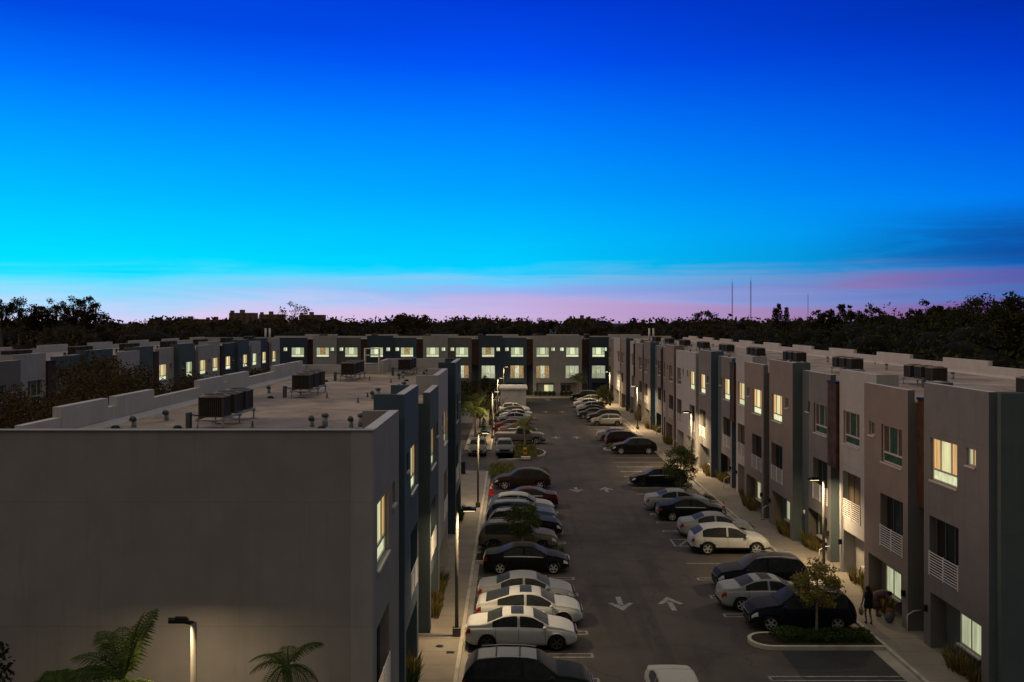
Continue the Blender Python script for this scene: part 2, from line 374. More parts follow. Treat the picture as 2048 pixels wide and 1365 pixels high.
# stop bar and crosswalk strokes by the side lane
line(-4.4, -2.2, 84.4, .3)
structure(m_, 'parking_lines')
def arrow(x, y, d):
    a = MB(); zz = Z
    a.face([(x - .13, y - 1.1, zz), (x + .13, y - 1.1, zz), (x + .13, y + .25, zz), (x - .13, y + .25, zz)] if d > 0 else
           [(x - .13, y - .25, zz), (x + .13, y - .25, zz), (x + .13, y + 1.1, zz), (x - .13, y + 1.1, zz)], M_paint)
    t = 1.1 * d
    for sx in (-1, 1):
        q = [(x, y + t, zz + .002), (x + sx * .62, y - .05 * d, zz + .002), (x + sx * .40, y - .12 * d, zz + .002), (x, y + t * .42, zz + .002)]
        a.face(q if sx * d < 0 else q[::-1], M_paint)
    return structure(a, 'lane_arrow')
for y in (44.8, 75, 108.5, 139):
    arrow(5.33, y, -1); arrow(7.75, y, 1)
# manhole and small covers
a = MB(); a.lathe([(.0, .012), (.32, .012), (.34, .004)], mat('cast_iron', (.05, .045, .04), .6), 20, c=(3.4, 86, 0)); a.lathe([(.0, .012), (.3, .012), (.32, .004)], M_dark, 20, c=(9.6, 95.5, 0)); structure(a, 'manhole_cover')
a = MB(); a.lathe([(.0, .128), (.16, .128), (.17, .123)], M_dark, 16, c=(-2.95, 38.6, 0)); a.box((-2.62, 37.75, .122), (-2.30, 38.0, .128), M_dark); a.box((17.05, 63.0, .122), (17.35, 63.25, .127), M_dark); a.box((16.5, 88.0, .122), (16.8, 88.25, .127), M_dark); structure(a, 'pavement_covers')

# ------------------------------------------------------------------ foliage
def leafmat(name, c, c2):
    if name in MATS: return MATS[name]
    m = bpy.data.materials.new(name); m.use_nodes = True; t = m.node_tree; b = t.nodes['Principled BSDF']
    b.inputs['Roughness'].default_value = .6; b.inputs['Specular IOR Level'].default_value = .04
    gi = t.nodes.new('ShaderNodeNewGeometry'); r = mixc(t, gi.outputs['Random Per Island'], c, c2)
    t.links.new(r, b.inputs['Base Color'])
    tr = t.nodes.new('ShaderNodeBsdfTranslucent'); t.links.new(r, tr.inputs[0])
    mx = t.nodes.new('ShaderNodeMixShader'); mx.inputs[0].default_value = .3
    t.links.new(b.outputs[0], mx.inputs[1]); t.links.new(tr.outputs[0], mx.inputs[2]); t.links.new(mx.outputs[0], t.nodes['Material Output'].inputs[0])
    MATS[name] = m; return m
L_dark = leafmat('leaf_dark', (.014, .016, .007), (.045, .043, .015))
L_far = leafmat('leaf_far', (.018, .013, .005), (.065, .045, .014))
L_farg = leafmat('leaf_far_green', (.013, .014, .005), (.050, .050, .016))
L_court = leafmat('leaf_court', (.030, .021, .009), (.090, .062, .024))
L_green = leafmat('leaf_green', (.035, .050, .014), (.12, .14, .035))
L_olive = leafmat('leaf_olive', (.06, .075, .018), (.22, .21, .055))
L_yellow = leafmat('leaf_yellow', (.12, .12, .028), (.34, .27, .08))
L_grass = leafmat('grass_blade', (.06, .06, .018), (.26, .19, .06))
L_hedge = leafmat('hedge_leaf', (.022, .040, .010), (.075, .105, .028))
L_palm = leafmat('palm_leaf', (.022, .036, .010), (.060, .085, .022))
M_bark = mat('bark', (.12, .095, .07), .9, .25, 6, bump=.5, bscale=20)
M_barkl = mat('bark_pale', (.26, .22, .17), .9, .25, 6, bump=.5, bscale=20)
def leaf(mb, p, s, m, up=.3):
    d = Vector((random.gauss(0, 1), random.gauss(0, 1), random.gauss(0, 1) + up)).normalized()
    a = d.orthogonal().normalized(); a.rotate(Matrix.Rotation(random.uniform(0, 6.28), 3, d)); b = d.cross(a)
    l = s * random.uniform(.7, 1.3); w = l * random.uniform(.38, .6)
    p = Vector(p)
    mb.face([p - a * l * .5, p + b * w * .5, p + a * l * .5, p - b * w * .5], m)
def clumps(mb, centers, rad, n, s, m, flat=.8):
    for c in centers:
        r = rad * random.uniform(.7, 1.25)
        for _ in range(n):
            d = Vector((random.gauss(0, 1), random.gauss(0, 1), random.gauss(0, 1))).normalized() * r * random.random() ** .42
            leaf(mb, (c[0] + d.x, c[1] + d.y, c[2] + d.z * flat), s, m)
def crown_pts(n, rx, ry, rz, zc, seed, bias=.55):
    rr = random.Random(seed); out = []
    while len(out) < n:
        v = Vector((rr.uniform(-1, 1), rr.uniform(-1, 1), rr.uniform(-1, 1)))
        l = v.length
        if l > 1 or l < .18: continue
        if rr.random() > l ** bias: continue
        w = 1 + .28 * noise.noise(v * 1.6 + Vector((seed * 2.3, seed, 0)))
        out.append((v.x * rx * w, v.y * ry * w, zc + v.z * rz * w))
    return out
def tree(loc, h, rx, rz, zc, ncl, nleaf, ls, lm, label, cat='tree', group=None, name='tree', bark=None, seed=1, tr=.07, clr=None, ry=None, limbs=6):
    random.seed(seed); bark = bark or M_bark
    root = empty(name, loc, 0, label, cat, group)
    pts = crown_pts(ncl, rx, ry or rx, rz, zc, seed)
    c = MB(); clumps(c, pts, clr or rx * .3, nleaf, ls, lm); 
    t = MB(); lean = random.uniform(-.1, .1)
    t.tube([(0, 0, -.05), (lean * .4, 0, zc * .4), (lean, .05, zc), (lean * 1.2, .05, zc + rz * .5)], [tr * 1.3, tr, tr * .7, tr * .25], bark, 8)
    for q in pts[:limbs * 2:2] if len(pts) > limbs * 2 else pts[:limbs]:
        z0 = zc - rz * random.uniform(.3, .9); z0 = max(z0, zc * .4)
        mid = (q[0] * .5 + lean, q[1] * .5, (z0 + q[2]) / 2 + rz * .05)
        t.tube([(lean * z0 / zc, .03, z0), mid, q], [tr * .5, tr * .32, tr * .12], bark, 5)
    t.build('trunk', root); c.build('crown', root)
    return root
def hedge(name, x0, x1, y0, y1, h, n, s, lm, label, cat='hedge', seed=3, z=.1, soil=None):
    random.seed(seed); mb = MB()
    for _ in range(n):
        x = random.uniform(x0, x1); y = random.uniform(y0, y1)
        hh = h * (.55 + .6 * abs(noise.noise(Vector((x * .8, y * .8, seed))) + .35))
        leaf(mb, (x, y, z + random.random() ** .6 * hh), s, lm, .8)
    return tag(mb.build(name), label, cat, kind='stuff')
def grass_clump_mesh(n=90, h=.75, r=.42, m=None, sx=1.0, seed=1):
    random.seed(seed); mb = MB()
    for _ in range(n):
        a = random.uniform(0, 6.28); rr = random.random() ** .7 * r
        bx, by = math.cos(a) * rr * sx, math.sin(a) * rr * .55
        lx, ly = math.cos(a) * random.uniform(.1, .38), math.sin(a) * random.uniform(.1, .38)
        hh = h * random.uniform(.6, 1.15); w = .018 + .014 * random.random()
        pa = random.uniform(0, 3.14); wx, wy = math.cos(pa) * w, math.sin(pa) * w
        mb.face([(bx - wx, by - wy, 0), (bx + wx, by + wy, 0), (bx + lx * .45 + wx * .8, by + ly * .45 + wy * .8, hh * .6), (bx + lx * .45 - wx * .8, by + ly * .45 - wy * .8, hh * .6)], m)
        mb.face([(bx + lx * .45 - wx * .8, by + ly * .45 - wy * .8, hh * .6), (bx + lx * .45 + wx * .8, by + ly * .45 + wy * .8, hh * .6), (bx + lx, by + ly, hh * .96)], m)
    return mb.mesh('leaves')
def palm(loc, trunk_h, nf, fl, label, seed=1, lm=None, lean=(0, 0), droop=.6, tr=.13, leaflets=26, group=None, rise=(.15, 1.25), lw=.045):
    random.seed(seed); lm = lm or L_palm
    root = empty('palm_tree', loc, 0, label, 'palm tree', group)
    t = MB(); t.tube([(0, 0, -.05), (lean[0] * .4, lean[1] * .4, trunk_h * .5), (lean[0], lean[1], trunk_h)], [tr * 1.25, tr, tr * .8], M_barkl, 10)
    t.tube([(lean[0], lean[1], trunk_h), (lean[0], lean[1], trunk_h + fl * .22)], [tr * .85, tr * .3], lm, 8)
    t.build('trunk', root)
    for i in range(nf):
        az = i * 2.399 + random.uniform(-.2, .2); el = rise[0] + (rise[1] - rise[0]) * ((i * .618) % 1)
        L = fl * random.uniform(.85, 1.1); f = MB()
        P = []; d = Vector((math.cos(az) * math.cos(el), math.sin(az) * math.cos(el), math.sin(el))); p = Vector((lean[0], lean[1], trunk_h + fl * .12))
        n = 12
        for j in range(n + 1):
            P.append(p.copy()); p = p + d * (L / n); d = (d + Vector((0, 0, -droop * .16 * (1 - .3 * el)))).normalized()
        f.tube(P, [.028 * (1 - j / n * .85) + .003 for j in range(n + 1)], lm, 5)
        for q in range(leaflets):
            tt = .12 + .88 * q / leaflets; x = tt * n; j = min(int(x), n - 1); pp = P[j].lerp(P[j + 1], x - j)
            dd = (P[j + 1] - P[j]).normalized(); sd_ = dd.cross(Vector((0, 0, 1)))
            if sd_.length < .1: sd_ = Vector((math.sin(az), -math.cos(az), 0))
            sd_.normalize(); up_ = sd_.cross(dd)
            ll = fl * .30 * (math.sin(math.pi * min(1, .18 + tt * .8)) ** .7) * random.uniform(.85, 1.1)
            for sg in (-1, 1):
                v = (sd_ * sg * .8 + dd * .5 + up_ * .22 + Vector((0, 0, -.22))).normalized()
                e = pp + v * ll + Vector((0, 0, -ll * .30)); mid = pp + v * ll * .55
                w = dd * lw
                f.face([pp - w * .4, pp + w * .4, mid + w * .7, mid - w * .7], lm); f.face([mid - w * .7, mid + w * .7, e], lm)
        f.build('frond', root)
    return root

# ------------------------------------------------------------------ buildings
# local frame of a building: x along the facade, y into the building, z up
def plate(mb, x0, x1, z0, z1, y, holes, m):
    xs = sorted({x0, x1, *[h[0] for h in holes], *[h[1] for h in holes]}); zs = sorted({z0, z1, *[h[2] for h in holes], *[h[3] for h in holes]})
    for i in range(len(xs) - 1):
        for j in range(len(zs) - 1):
            cx, cz = (xs[i] + xs[i + 1]) / 2, (zs[j] + zs[j + 1]) / 2
            if any(h[0] < cx < h[1] and h[2] < cz < h[3] for h in holes): continue
            mb.face([(xs[i], y, zs[j]), (xs[i + 1], y, zs[j]), (xs[i + 1], y, zs[j + 1]), (xs[i], y, zs[j + 1])], m)
    for (a, b, c, d, dep, bm_) in holes:
        mb.face([(a, y, c), (a, y, d), (a, y + dep, d), (a, y + dep, c)], m); mb.face([(b, y, c), (b, y + dep, c), (b, y + dep, d), (b, y, d)], m)
        mb.face([(a, y, d), (b, y, d), (b, y + dep, d), (a, y + dep, d)], m); mb.face([(a, y, c), (a, y + dep, c), (b, y + dep, c), (b, y, c)], m)
        if bm_: mb.face([(a, y + dep, c), (b, y + dep, c), (b, y + dep, d), (a, y + dep, d)], bm_)
def frame_mesh(w, h, bar=.26, cols=(.30, .70), t=.055):
    f = MB(); y0, y1 = 0, .07
    f.box((0, y0, 0), (w, y1, t), M_frame); f.box((0, y0, h - t), (w, y1, h), M_frame)
    f.box((0, y0, t), (t, y1, h - t), M_frame); f.box((w - t, y0, t), (w, y1, h - t), M_frame)
    zb = t
    if bar:
        f.box((t, y0 + .003, h * bar - t * .7), (w - t, y1, h * bar + t * .7), M_frame); zb = h * bar + t * .7
    for c in cols: f.box((w * c - t * .45, y0 + .006, zb), (w * c + t * .45, y1, h - t), M_frame)
    # sill
    f.box((-.04, -.16, -.07), (w + .04, y0 + .03, -.003), M_frame)
    return f.mesh('window')
def pane_mesh(w, h, mats, bar=.26, cols=(.30, .70)):
    f = MB(); y = .045; e = .03; xs = [e] + [w * c for c in cols] + [w - e]; zb = h * bar if bar else e
    for i in range(len(xs) - 1): f.face([(xs[i], y, zb), (xs[i + 1], y, zb), (xs[i + 1], y, h - e), (xs[i], y, h - e)], mats[i])
    if bar: f.face([(e, y, e), (w - e, y, e), (w - e, y, zb), (e, y, zb)], mats[-1])
    return f.mesh('pane')
BW, BH, SW, SH, GW, GH = 2.3, 1.75, .70, .66, 1.75, 1.25
FM = {'big': frame_mesh(BW, BH), 'small': frame_mesh(SW, SH, 0, (.5,), .045), 'ground': frame_mesh(GW, GH, 0, (.5,), .05), 'door': frame_mesh(2.46, 2.36, 0, (.33, .66), .05)}
for i_ in range(len(FM['door'].materials)): FM['door'].materials[i_] = M_ventd
PM = {('big', 'dark'): pane_mesh(BW, BH, (M_curt, M_glassd, M_curt, M_glassd)), ('big', 'warm'): pane_mesh(BW, BH, (M_amber, M_pale, M_amber, M_trans)),
      ('big', 'green'): pane_mesh(BW, BH, (M_green, M_greenw, M_green, M_trans)), ('big', 'room'): pane_mesh(BW, BH, (M_green, M_warmroom, M_green, M_trans)),
      ('small', 'dark'): pane_mesh(SW, SH, (M_glassd, M_curt), 0, (.5,)), ('small', 'warm'): pane_mesh(SW, SH, (M_green, M_amber), 0, (.5,)), ('small', 'green'): pane_mesh(SW, SH, (M_whiteroom, M_greenw), 0, (.5,)),
      ('ground', 'dark'): pane_mesh(GW, GH, (M_glassd, M_curt), 0, (.5,)), ('ground', 'green'): pane_mesh(GW, GH, (M_green, M_green), 0, (.5,)), ('ground', 'lit'): pane_mesh(GW, GH, (M_pale, M_green), 0, (.5,)),
      ('door', 'dark'): pane_mesh(2.46, 2.36, (M_void, M_doorg, M_void), 0, (.33, .66)), ('door', 'green'): pane_mesh(2.46, 2.36, (M_green, M_gw, M_whiteroom), 0, (.33, .66)),
      ('door', 'warm'): pane_mesh(2.46, 2.36, (M_warmroom, M_gw, M_warmroom), 0, (.33, .66)), ('door', 'curtain'): pane_mesh(2.46, 2.36, (M_curt, M_curt, M_curt), 0, (.33, .66)),
      ('door', 'amber'): pane_mesh(2.46, 2.36, (M_amber, M_amber, M_void), 0, (.33, .66))}
def rail_mesh(w=2.5, h=.98):
    f = MB()
    for i in range(9): f.box((.0, -.02, .06 + i * (h - .1) / 8), (w, .01, .09 + i * (h - .1) / 8), M_rail)
    for x in (.02, w / 2, w - .02): f.box((x - .025, -.03, 0), (x + .025, .02, h + .02), M_rail)
    return f.mesh('balcony_railing')
RAILM = rail_mesh()
def lantern_mesh():
    f = MB(); f.box((-.07, -.16, 0), (.07, 0, .26), M_dark); return f.mesh('wall_lantern')
LANT = lantern_mesh()
def window(root, kind, state, x, y, z):
    w = inst('window' if kind != 'door' else 'balcony_door', FM[kind], root, (x, y, z)); inst('pane', PM[(kind, state)], w); return w
RZ = 10.1
def unit(root, s0, s1, plane, h, rec_side, wm, sm, lit, strip=None, depth=1.8, rail=True):
    """rec_side: +1 if the brown recess lies at s1, -1 at s0. lit=(big, small, door, ground)"""
    w = s1 - s0; mb = MB(); a, b = s0 + .002, s1 - .002
    def rng(d0, d1): return (s1 - d1, s1 - d0) if rec_side > 0 else (s0 + d0, s0 + d1)
    big = rng(.6, .6 + BW); small = rng(min(3.65, w - 1.15), min(3.65, w - 1.15) + SW); bal = rng(.52, 3.02); gr = rng(.6, w - .55)
    holes = [(big[0], big[1], 7.12, 7.12 + BH, .17, None), (small[0], small[1], 8.2, 8.2 + SH, .15, None),
             (bal[0], bal[1], 3.2, 5.62, .36, M_void), (gr[0], gr[1], .1, 2.45, .65, sm)]
    plate(mb, a, b, 0, h, plane, holes, wm)
    if strip:   # a painted strip of another colour on the side away from the recess
        q = rng(w - 1.15, w - .004); pz = plane - .012
        mb.box((q[0] + (.002 if rec_side < 0 else 0), pz, .0), (q[1], plane - .001, h + .004), strip)
    mb.face([(a, plane, 0), (a, plane, h), (a, plane + depth, h if False else h), (a, plane + depth, 0)], sm) if False else None
    # side returns and parapet
    for xx, sgn in ((a, -1), (b, 1)):
        mb.face([(xx, plane, 0), (xx, plane + depth, 0), (xx, plane + depth, RZ - .01), (xx, plane, RZ - .01)], sm)
    mb.box((a, plane, RZ - .01), (b, plane + .3, h), sm, skip='fb')
    mb.face([(a, plane, h + .001), (b, plane, h + .001), (b, plane + .3, h + .001), (a, plane + .3, h + .001)], M_parap)
    if h > 10.85:
        for (p0, p1) in ((a, a + .28), (b - .28, b)): mb.box((p0, plane + .301, RZ - .01), (p1, plane + 1.1, h - .003), sm, skip='b')
    mb.build('wall', root)
    window(root, 'big', lit[0], big[0], plane + .10, 7.12); window(root, 'small', lit[1], small[0], plane + .08, 8.2)
    window(root, 'door', lit[2], bal[0] + .02, plane + .27, 3.22)
    gx = rng(2.0, 2.0 + GW)[0] if rec_side > 0 else rng(2.0, 2.0 + GW)[0]
    if w > 4.2: window(root, 'ground', lit[3], gx, plane + .56, .82)
    if rail: inst('balcony_railing', RAILM, root, (bal[0], plane - .01, 3.16))
    return gr
DOORM = mat('entry_door', (.10, .09, .085), .5)
def recess(root, s0, s1, sm, y=.42, handrail=True):
    mb = MB()
    mb.box((s0, y, 5.6), (s1, y + .2, 10.25), M_brown); mb.box((s0, y - .05, 10.25), (s1, y + .3, 10.36), M_dark)
    mb.build('recess_panel', root)
    mb = MB(); yy = y + 1.3
    mb.face([(s0, yy, .0), (s1, yy, .0), (s1, yy, 5.6), (s0, yy, 5.6)], sm)
    mb.build('porch_wall', root)
    mb = MB(); c = (s0 + s1) / 2; mb.box((c - .45, yy - .07, .15), (c + .45, yy - .003, 2.2), DOORM); mb.build('entry_door', root)
    if handrail:
        mb = MB()
        for z_ in (.95,): mb.tube([(s0 + .1, y + .1, z_ + .1), (s0 + .1, y - .2, z_ + .08), (s0 + .12, y - .5, z_ - .1), (s0 + .12, y - .5, .12)], .025, M_rail, 6)
        mb.build('handrail', root)
def roofs(root, x0, x1, D, units, recs, merlons, low=10.75, high=11.08, ends=(True, True), endm=M_front, eh=(11.08, 11.08)):
    mb = MB()
    mb.face([(x0, 1.1, RZ), (x1, 1.1, RZ), (x1, D, RZ), (x0, D, RZ)], M_roof)
    for (a, b, p) in units: mb.face([(a, p + .29, RZ), (b, p + .29, RZ), (b, 1.1, RZ), (a, 1.1, RZ)], M_roof)
    for (a, b) in recs: mb.face([(a, .45, RZ), (b, .45, RZ), (b, 1.1, RZ), (a, 1.1, RZ)], M_roof)
    mb.build('roof', root)
    mb = MB(); mb.box((x0, D, 0), (x1, D + .25, low), M_parap)
    # cant strip at the foot of the back parapet
    mb.face([(x0 + .3, D - .002, RZ + .16), (x1 - .3, D - .002, RZ + .16), (x1 - .3, D - .16, RZ + .004), (x0 + .3, D - .16, RZ + .004)][::-1], M_parap)
    mb.build('back_parapet', root)
    for (a, b) in merlons:
        mb = MB(); mb.box((a, D - .012, low - .3), (b, D + .262, high), M_parap); mb.build('parapet_merlon', root)

def lab_units(L): return [(u[0], u[1], u[2]) for u in L]

# --- right building (facade at X=17.4, s = -Y)
right_b = empty('apartment_building', (17.4, 0, 0), R(-90), 'long three-storey taupe and blue apartment row along the right pavement', 'building')
RU = [ # y0, y1, plane, h, recess side in +Y?, wall, side, lit, strip
 (33.7, 39.0, .03, 11.1, 1, M_grey, M_teal, ('warm', 'warm', 'dark', 'green'), None),
 (40.5, 45.5, 0, 10.66, -1, M_taupe, M_grey, ('dark', 'dark', 'dark', 'green'), None),
 (45.5, 50.6, .6, 11.04, 1, M_light, M_light, ('dark', 'dark', 'curtain', 'green'), None),
 (52.0, 57.0, .6, 10.66, -1, M_grey, M_teal, ('dark', 'dark', 'dark', 'dark'), M_teal),
 (57.05, 62.2, 0, 11.1, 1, M_taupe, M_teal, ('warm', 'dark', 'dark', 'green'), None),
 (63.6, 68.8, 0, 10.66, -1, M_taupe, M_grey, ('warm', 'dark', 'dark', 'green'), None),
 (68.8, 73.8, .6, 11.04, 1, M_light, M_light, ('warm', 'dark', 'curtain', 'dark'), None),
 (75.2, 80.2, .6, 10.66, -1, M_grey, M_blue, ('warm', 'dark', 'dark', 'dark'), M_blue),
 (80.25, 85.5, 0, 11.04, 1, M_grey, M_blue, ('warm', 'dark', 'dark', 'dark'), None),
 (86.9, 92.0, 0, 10.66, -1, M_light, M_light, ('warm', 'dark', 'dark', 'dark'), None),
 (92.0, 97.2, 0, 10.66, 1, M_light, M_light, ('dark', 'dark', 'curtain', 'dark'), None),
 (98.5, 104.0, 0, 11.04, -1, M_taupe, M_taupe, ('dark', 'dark', 'dark', 'dark'), None),
 (104.0, 109.2, .6, 10.66, 1, M_grey, M_blue, ('dark', 'dark', 'dark', 'dark'), None),
 (109.9, 115.1, .6, 10.66, -1, M_grey, M_blue, ('dark', 'dark', 'dark', 'dark'), M_blue),
 (115.15, 120.6, 0, 11.04, 1, M_grey, M_blue, ('dark', 'dark', 'dark', 'dark'), None),
 (122.0, 128.3, 0, 10.66, -1, M_taupe, M_taupe, ('dark', 'dark', 'dark', 'dark'), None),
 (128.3, 133.3, .6, 11.04, 1, M_light, M_grey, ('dark', 'dark', 'dark', 'dark'), None),
 (134.3, 139.2, .6, 10.66, -1, M_light, M_navy, ('dark', 'dark', 'dark', 'dark'), None),
 (139.25, 145.7, 0, 11.04, 1, M_taupe, M_navy, ('dark', 'dark', 'dark', 'dark'), None),
 (147.0, 156.0, 0, 10.9, -1, M_light, M_light, ('dark', 'dark', 'dark', 'dark'), None),
 (157.0, 166.5, .3, 10.66, 1, M_grey, M_grey, ('dark', 'dark', 'dark', 'dark'), None)]
GR = []
for (y0, y1, pl, h, rs, wm, sm, lit, strip) in RU:
    g_ = unit(right_b, -y1, -y0, pl, h, -rs, wm, sm, lit, strip); GR.append((17.4 + pl, -g_[1], -g_[0]))
recR = []
for i in range(len(RU) - 1):
    if RU[i + 1][0] - RU[i][1] > .4:
        recess(right_b, -RU[i + 1][0] + .003, -RU[i][1] - .003, RU[i][5] if i else M_teal); recR.append((-RU[i + 1][0], -RU[i][1]))
merR = [(-66.3, -60.0), (-78.3, -71.8), (-90, -83.5), (-101.6, -95.2), (-113.3, -106.8), (-125.5, -118.7), (-137, -130), (-149, -142), (-161, -154), (-54.6, -48.2), (-42.8, -36.5)]
roofs(right_b, -166.5, -33.7, 13.6, [(-u[1], -u[0], u[2]) for u in RU], recR, merR)
e = MB(); e.box((-33.702, .332, 0), (-33.45, 13.85, 11.08), M_teal); e.build('end_wall', right_b)
# --- left building (facade at X=-3.5, s=+Y)
left_b = empty('apartment_building', (-3.5, 0, 0), R(90), 'near flat-roofed warm grey apartment building with condensers on its roof', 'building')
LU = [
 (23.7, 29.0, 0, 10.9, -1, M_front, M_front, ('warm', 'dark', 'amber', 'dark'), None),
 (32.9, 37.9, .27, 11.08, 1, M_blue, M_blue, ('warm', 'dark', 'dark', 'dark'), None),
 (40.2, 44.95, 0, 10.58, -1, M_teal, M_teal, ('warm', 'dark', 'dark', 'dark'), None),
 (45.0, 51.6, 0, 11.04, 1, M_light, M_light, ('warm', 'dark', 'dark', 'dark'), None),
 (51.6, 57.2, .6, 10.6, 1, M_grey, M_navy, ('dark', 'dark', 'dark', 'dark'), None),
 (58.9, 65.4, 0, 11.04, -1, M_teal, M_navy, ('dark', 'dark', 'dark', 'dark'), None)]
GL = []
for (y0, y1, pl, h, rs, wm, sm, lit, strip) in LU:
    g_ = unit(left_b, y0, y1, pl, h, rs, wm, sm, lit, strip); GL.append((-3.5 - pl, g_[0], g_[1]))
recL = []
for i in range(len(LU) - 1):
    if LU[i + 1][0] - LU[i][1] > .4:
        recess(left_b, LU[i][1] + .003, LU[i + 1][0] - .003, M_grey, y=.75, handrail=False); recL.append((LU[i][1], LU[i + 1][0]))
mb = MB()
D = 10.3
mb.face([(23.7, 1.1, RZ), (62.4, 1.1, RZ), (62.4, D, RZ), (23.7, D, RZ)], M_roof)
mb.face([(62.4, 1.1, RZ), (65.4, 1.1, RZ), (65.4, 5.1, RZ), (62.4, 5.1, RZ)], M_roof)
for u in LU: mb.face([(u[0], u[2] + .29, RZ), (u[1], u[2] + .29, RZ), (u[1], 1.1, RZ), (u[0], 1.1, RZ)], M_roof)
for a_, b_ in recL: mb.face([(a_, .78, RZ), (b_, .78, RZ), (b_, 1.1, RZ), (a_, 1.1, RZ)], M_roof)
mb.build('roof', left_b)
mb = MB(); mb.box((26.2, D, 0), (62.4, D + .25, 10.73), M_parap); mb.box((23.7, D, 0), (26.2, D + .25, 10.5), M_parap)
mb.face([(24, D - .002, RZ + .18), (62.3, D - .002, RZ + .18), (62.3, D - .2, RZ + .004), (24, D - .2, RZ + .004)][::-1], M_parap)
mb.build('back_parapet', left_b)
for a_, b_ in ((28.4, 31.7), (32.4, 35.8), (41.1, 44.6), (45.2, 48.8), (54.2, 57.4), (57.9, 61.4)):
    mb = MB(); mb.box((a_, D - .012, 10.3), (b_, D + .262, 11.05), M_parap); mb.build('parapet_merlon', left_b)
mb = MB(); mb.box((62.4, 5.1, 0), (62.65, D + .25, 10.73), M_parap); mb.box((62.66, 5.1, 0), (65.4, 5.35, 11.0), M_parap); mb.box((65.4, .302, 0), (65.65, 5.34, 11.03), M_parap)
mb.build('end_parapet', left_b)
mb = MB(); mb.box((23.45, .55, 0), (23.698, D + .26, 10.9), M_front); mb.build('end_wall', left_b)
mb = MB(); mb.box((23.44, -.001, 0), (23.698, .548, 10.904), M_frontl); mb.build('corner_strip', left_b)
mb = MB(); mb.box((23.41, -.03, 10.91), (23.72, D + .29, 10.935), M_frontl); mb.build('coping', left_b)
# --- rear building across the end (facade at Y=168, s=X)
rear_b = empty('apartment_building', (0, 168, 0), 0, 'apartment row closing the far end, all its windows lit', 'building')
def fx(px): return (px - 1021) * 168 / 1850
NU = [(514.6, 556, .5, 10.7, 1, M_light, M_light), (556, 614.6, 0, 10.62, 1, M_navy, M_navy),
 (626, 673, 0, 11.0, -1, M_light, M_light), (673, 721, .4, 10.62, 1, M_grey, M_grey), (734, 785, 0, 11.0, -1, M_navy, M_navy), (785, 832.6, .4, 10.62, 1, M_blue, M_blue),
 (846, 895.5, 0, 11.0, -1, M_light, M_light), (895.5, 943, .4, 10.62, 1, M_grey, M_grey), (957, 1005, 0, 11.0, -1, M_navy, M_navy), (1005, 1053.5, .4, 10.62, 1, M_blue, M_blue),
 (1066, 1115, 0, 11.0, -1, M_light, M_light), (1115, 1164, 0.001, 11.0, 1, M_light, M_light), (1178, 1219, .2, 10.75, -1, M_navy, M_navy)]
random.seed(5)
for i, (a_, b_, pl, h, rs, wm, sm) in enumerate(NU):
    lit = (['green', 'green', 'room'][i % 3], 'green', ['green', 'warm'][i % 2], ['dark', 'lit', 'dark'][i % 3])
    if i == 10: lit = ('green', 'green', 'warm', 'lit')
    if i == 11: lit = ('green', 'green', 'green', 'dark')
    if fx(b_) - fx(a_) < 4.2: rs_ = rs
    unit(rear_b, fx(a_), fx(b_), pl, h, rs, wm, sm, lit)
recN = []
for i in range(len(NU) - 1):
    if NU[i + 1][0] - NU[i][1] > 5: recess(rear_b, fx(NU[i][1]) + .003, fx(NU[i + 1][0]) - .003, NU[i][5], handrail=False); recN.append((fx(NU[i][1]), fx(NU[i + 1][0])))
merN = [(x, x + 6.3) for x in (-40, -28.2, -16.5, -4.8, 7, 19)]
roofs(rear_b, fx(514.6), 31.3, 12, [(fx(u[0]), fx(u[1]), u[2]) for u in NU], recN, merN)
# --- west building (facade at X=-38, faces right)
west_b = empty('apartment_building', (-38, 0, 0), R(90), 'apartment row beyond the courtyard trees on the left', 'building')
WU = []; y = 60.2; seqs = [(5.2, 0, 11.04, 1, M_light), (None,), (5.0, 0, 10.66, -1, M_grey), (5.1, .6, 11.04, 1, M_light), (None,), (5.0, .6, 10.66, -1, M_blue), (5.2, 0, 11.04, 1, M_blue), (None,),
     (5.0, 0, 10.66, -1, M_light), (5.0, .5, 11.0, 1, M_teal), (None,), (5.0, .6, 10.66, -1, M_light), (5.2, 0, 11.04, 1, M_teal), (None,), (5.0, 0, 10.66, -1, M_light), (5.2, .6, 11.04, 1, M_light), (None,),
     (5.0, .4, 10.66, -1, M_navy), (5.2, 0, 11.04, 1, M_blue), (None,), (5.0, 0, 10.66, -1, M_light), (5.0, .3, 11.0, 1, M_navy), (None,), (5.0, 0, 10.8, -1, M_light)]
recW = []
for q in seqs:
    if q[0] is None: recW.append((y, y + 1.35)); y += 1.35
    else: WU.append((y, y + q[0]) + q[1:]); y += q[0]
for i, (a_, b_, pl, h, rs, wm) in enumerate(WU):
    l = 'warm' if a_ > 100 else 'dark'
    unit(west_b, a_, b_, pl, h, rs, wm, wm, (l if i % 5 != 3 or a_ < 100 else 'green', 'dark', 'dark' if i % 3 else 'curtain', 'dark'), rail=a_ < 110)
for a_, b_ in recW: recess(west_b, a_ + .003, b_ - .003, M_grey, handrail=False)
yW = WU[-1][1]
roofs(west_b, 60.2, yW, 12, [(u[0], u[1], u[2]) for u in WU], recW, [(63 + 11.7 * i, 69.4 + 11.7 * i) for i in range(int((yW - 70) / 11.7) + 1)])
e = MB(); e.box((59.95, 0, 0), (60.197, 12.25, 11.0), M_light); e.build('end_wall', west_b)
e = MB(); e.box((yW + .003, 0, 0), (yW + .25, 12.25, 11.0), M_light); e.build('end_wall', west_b)

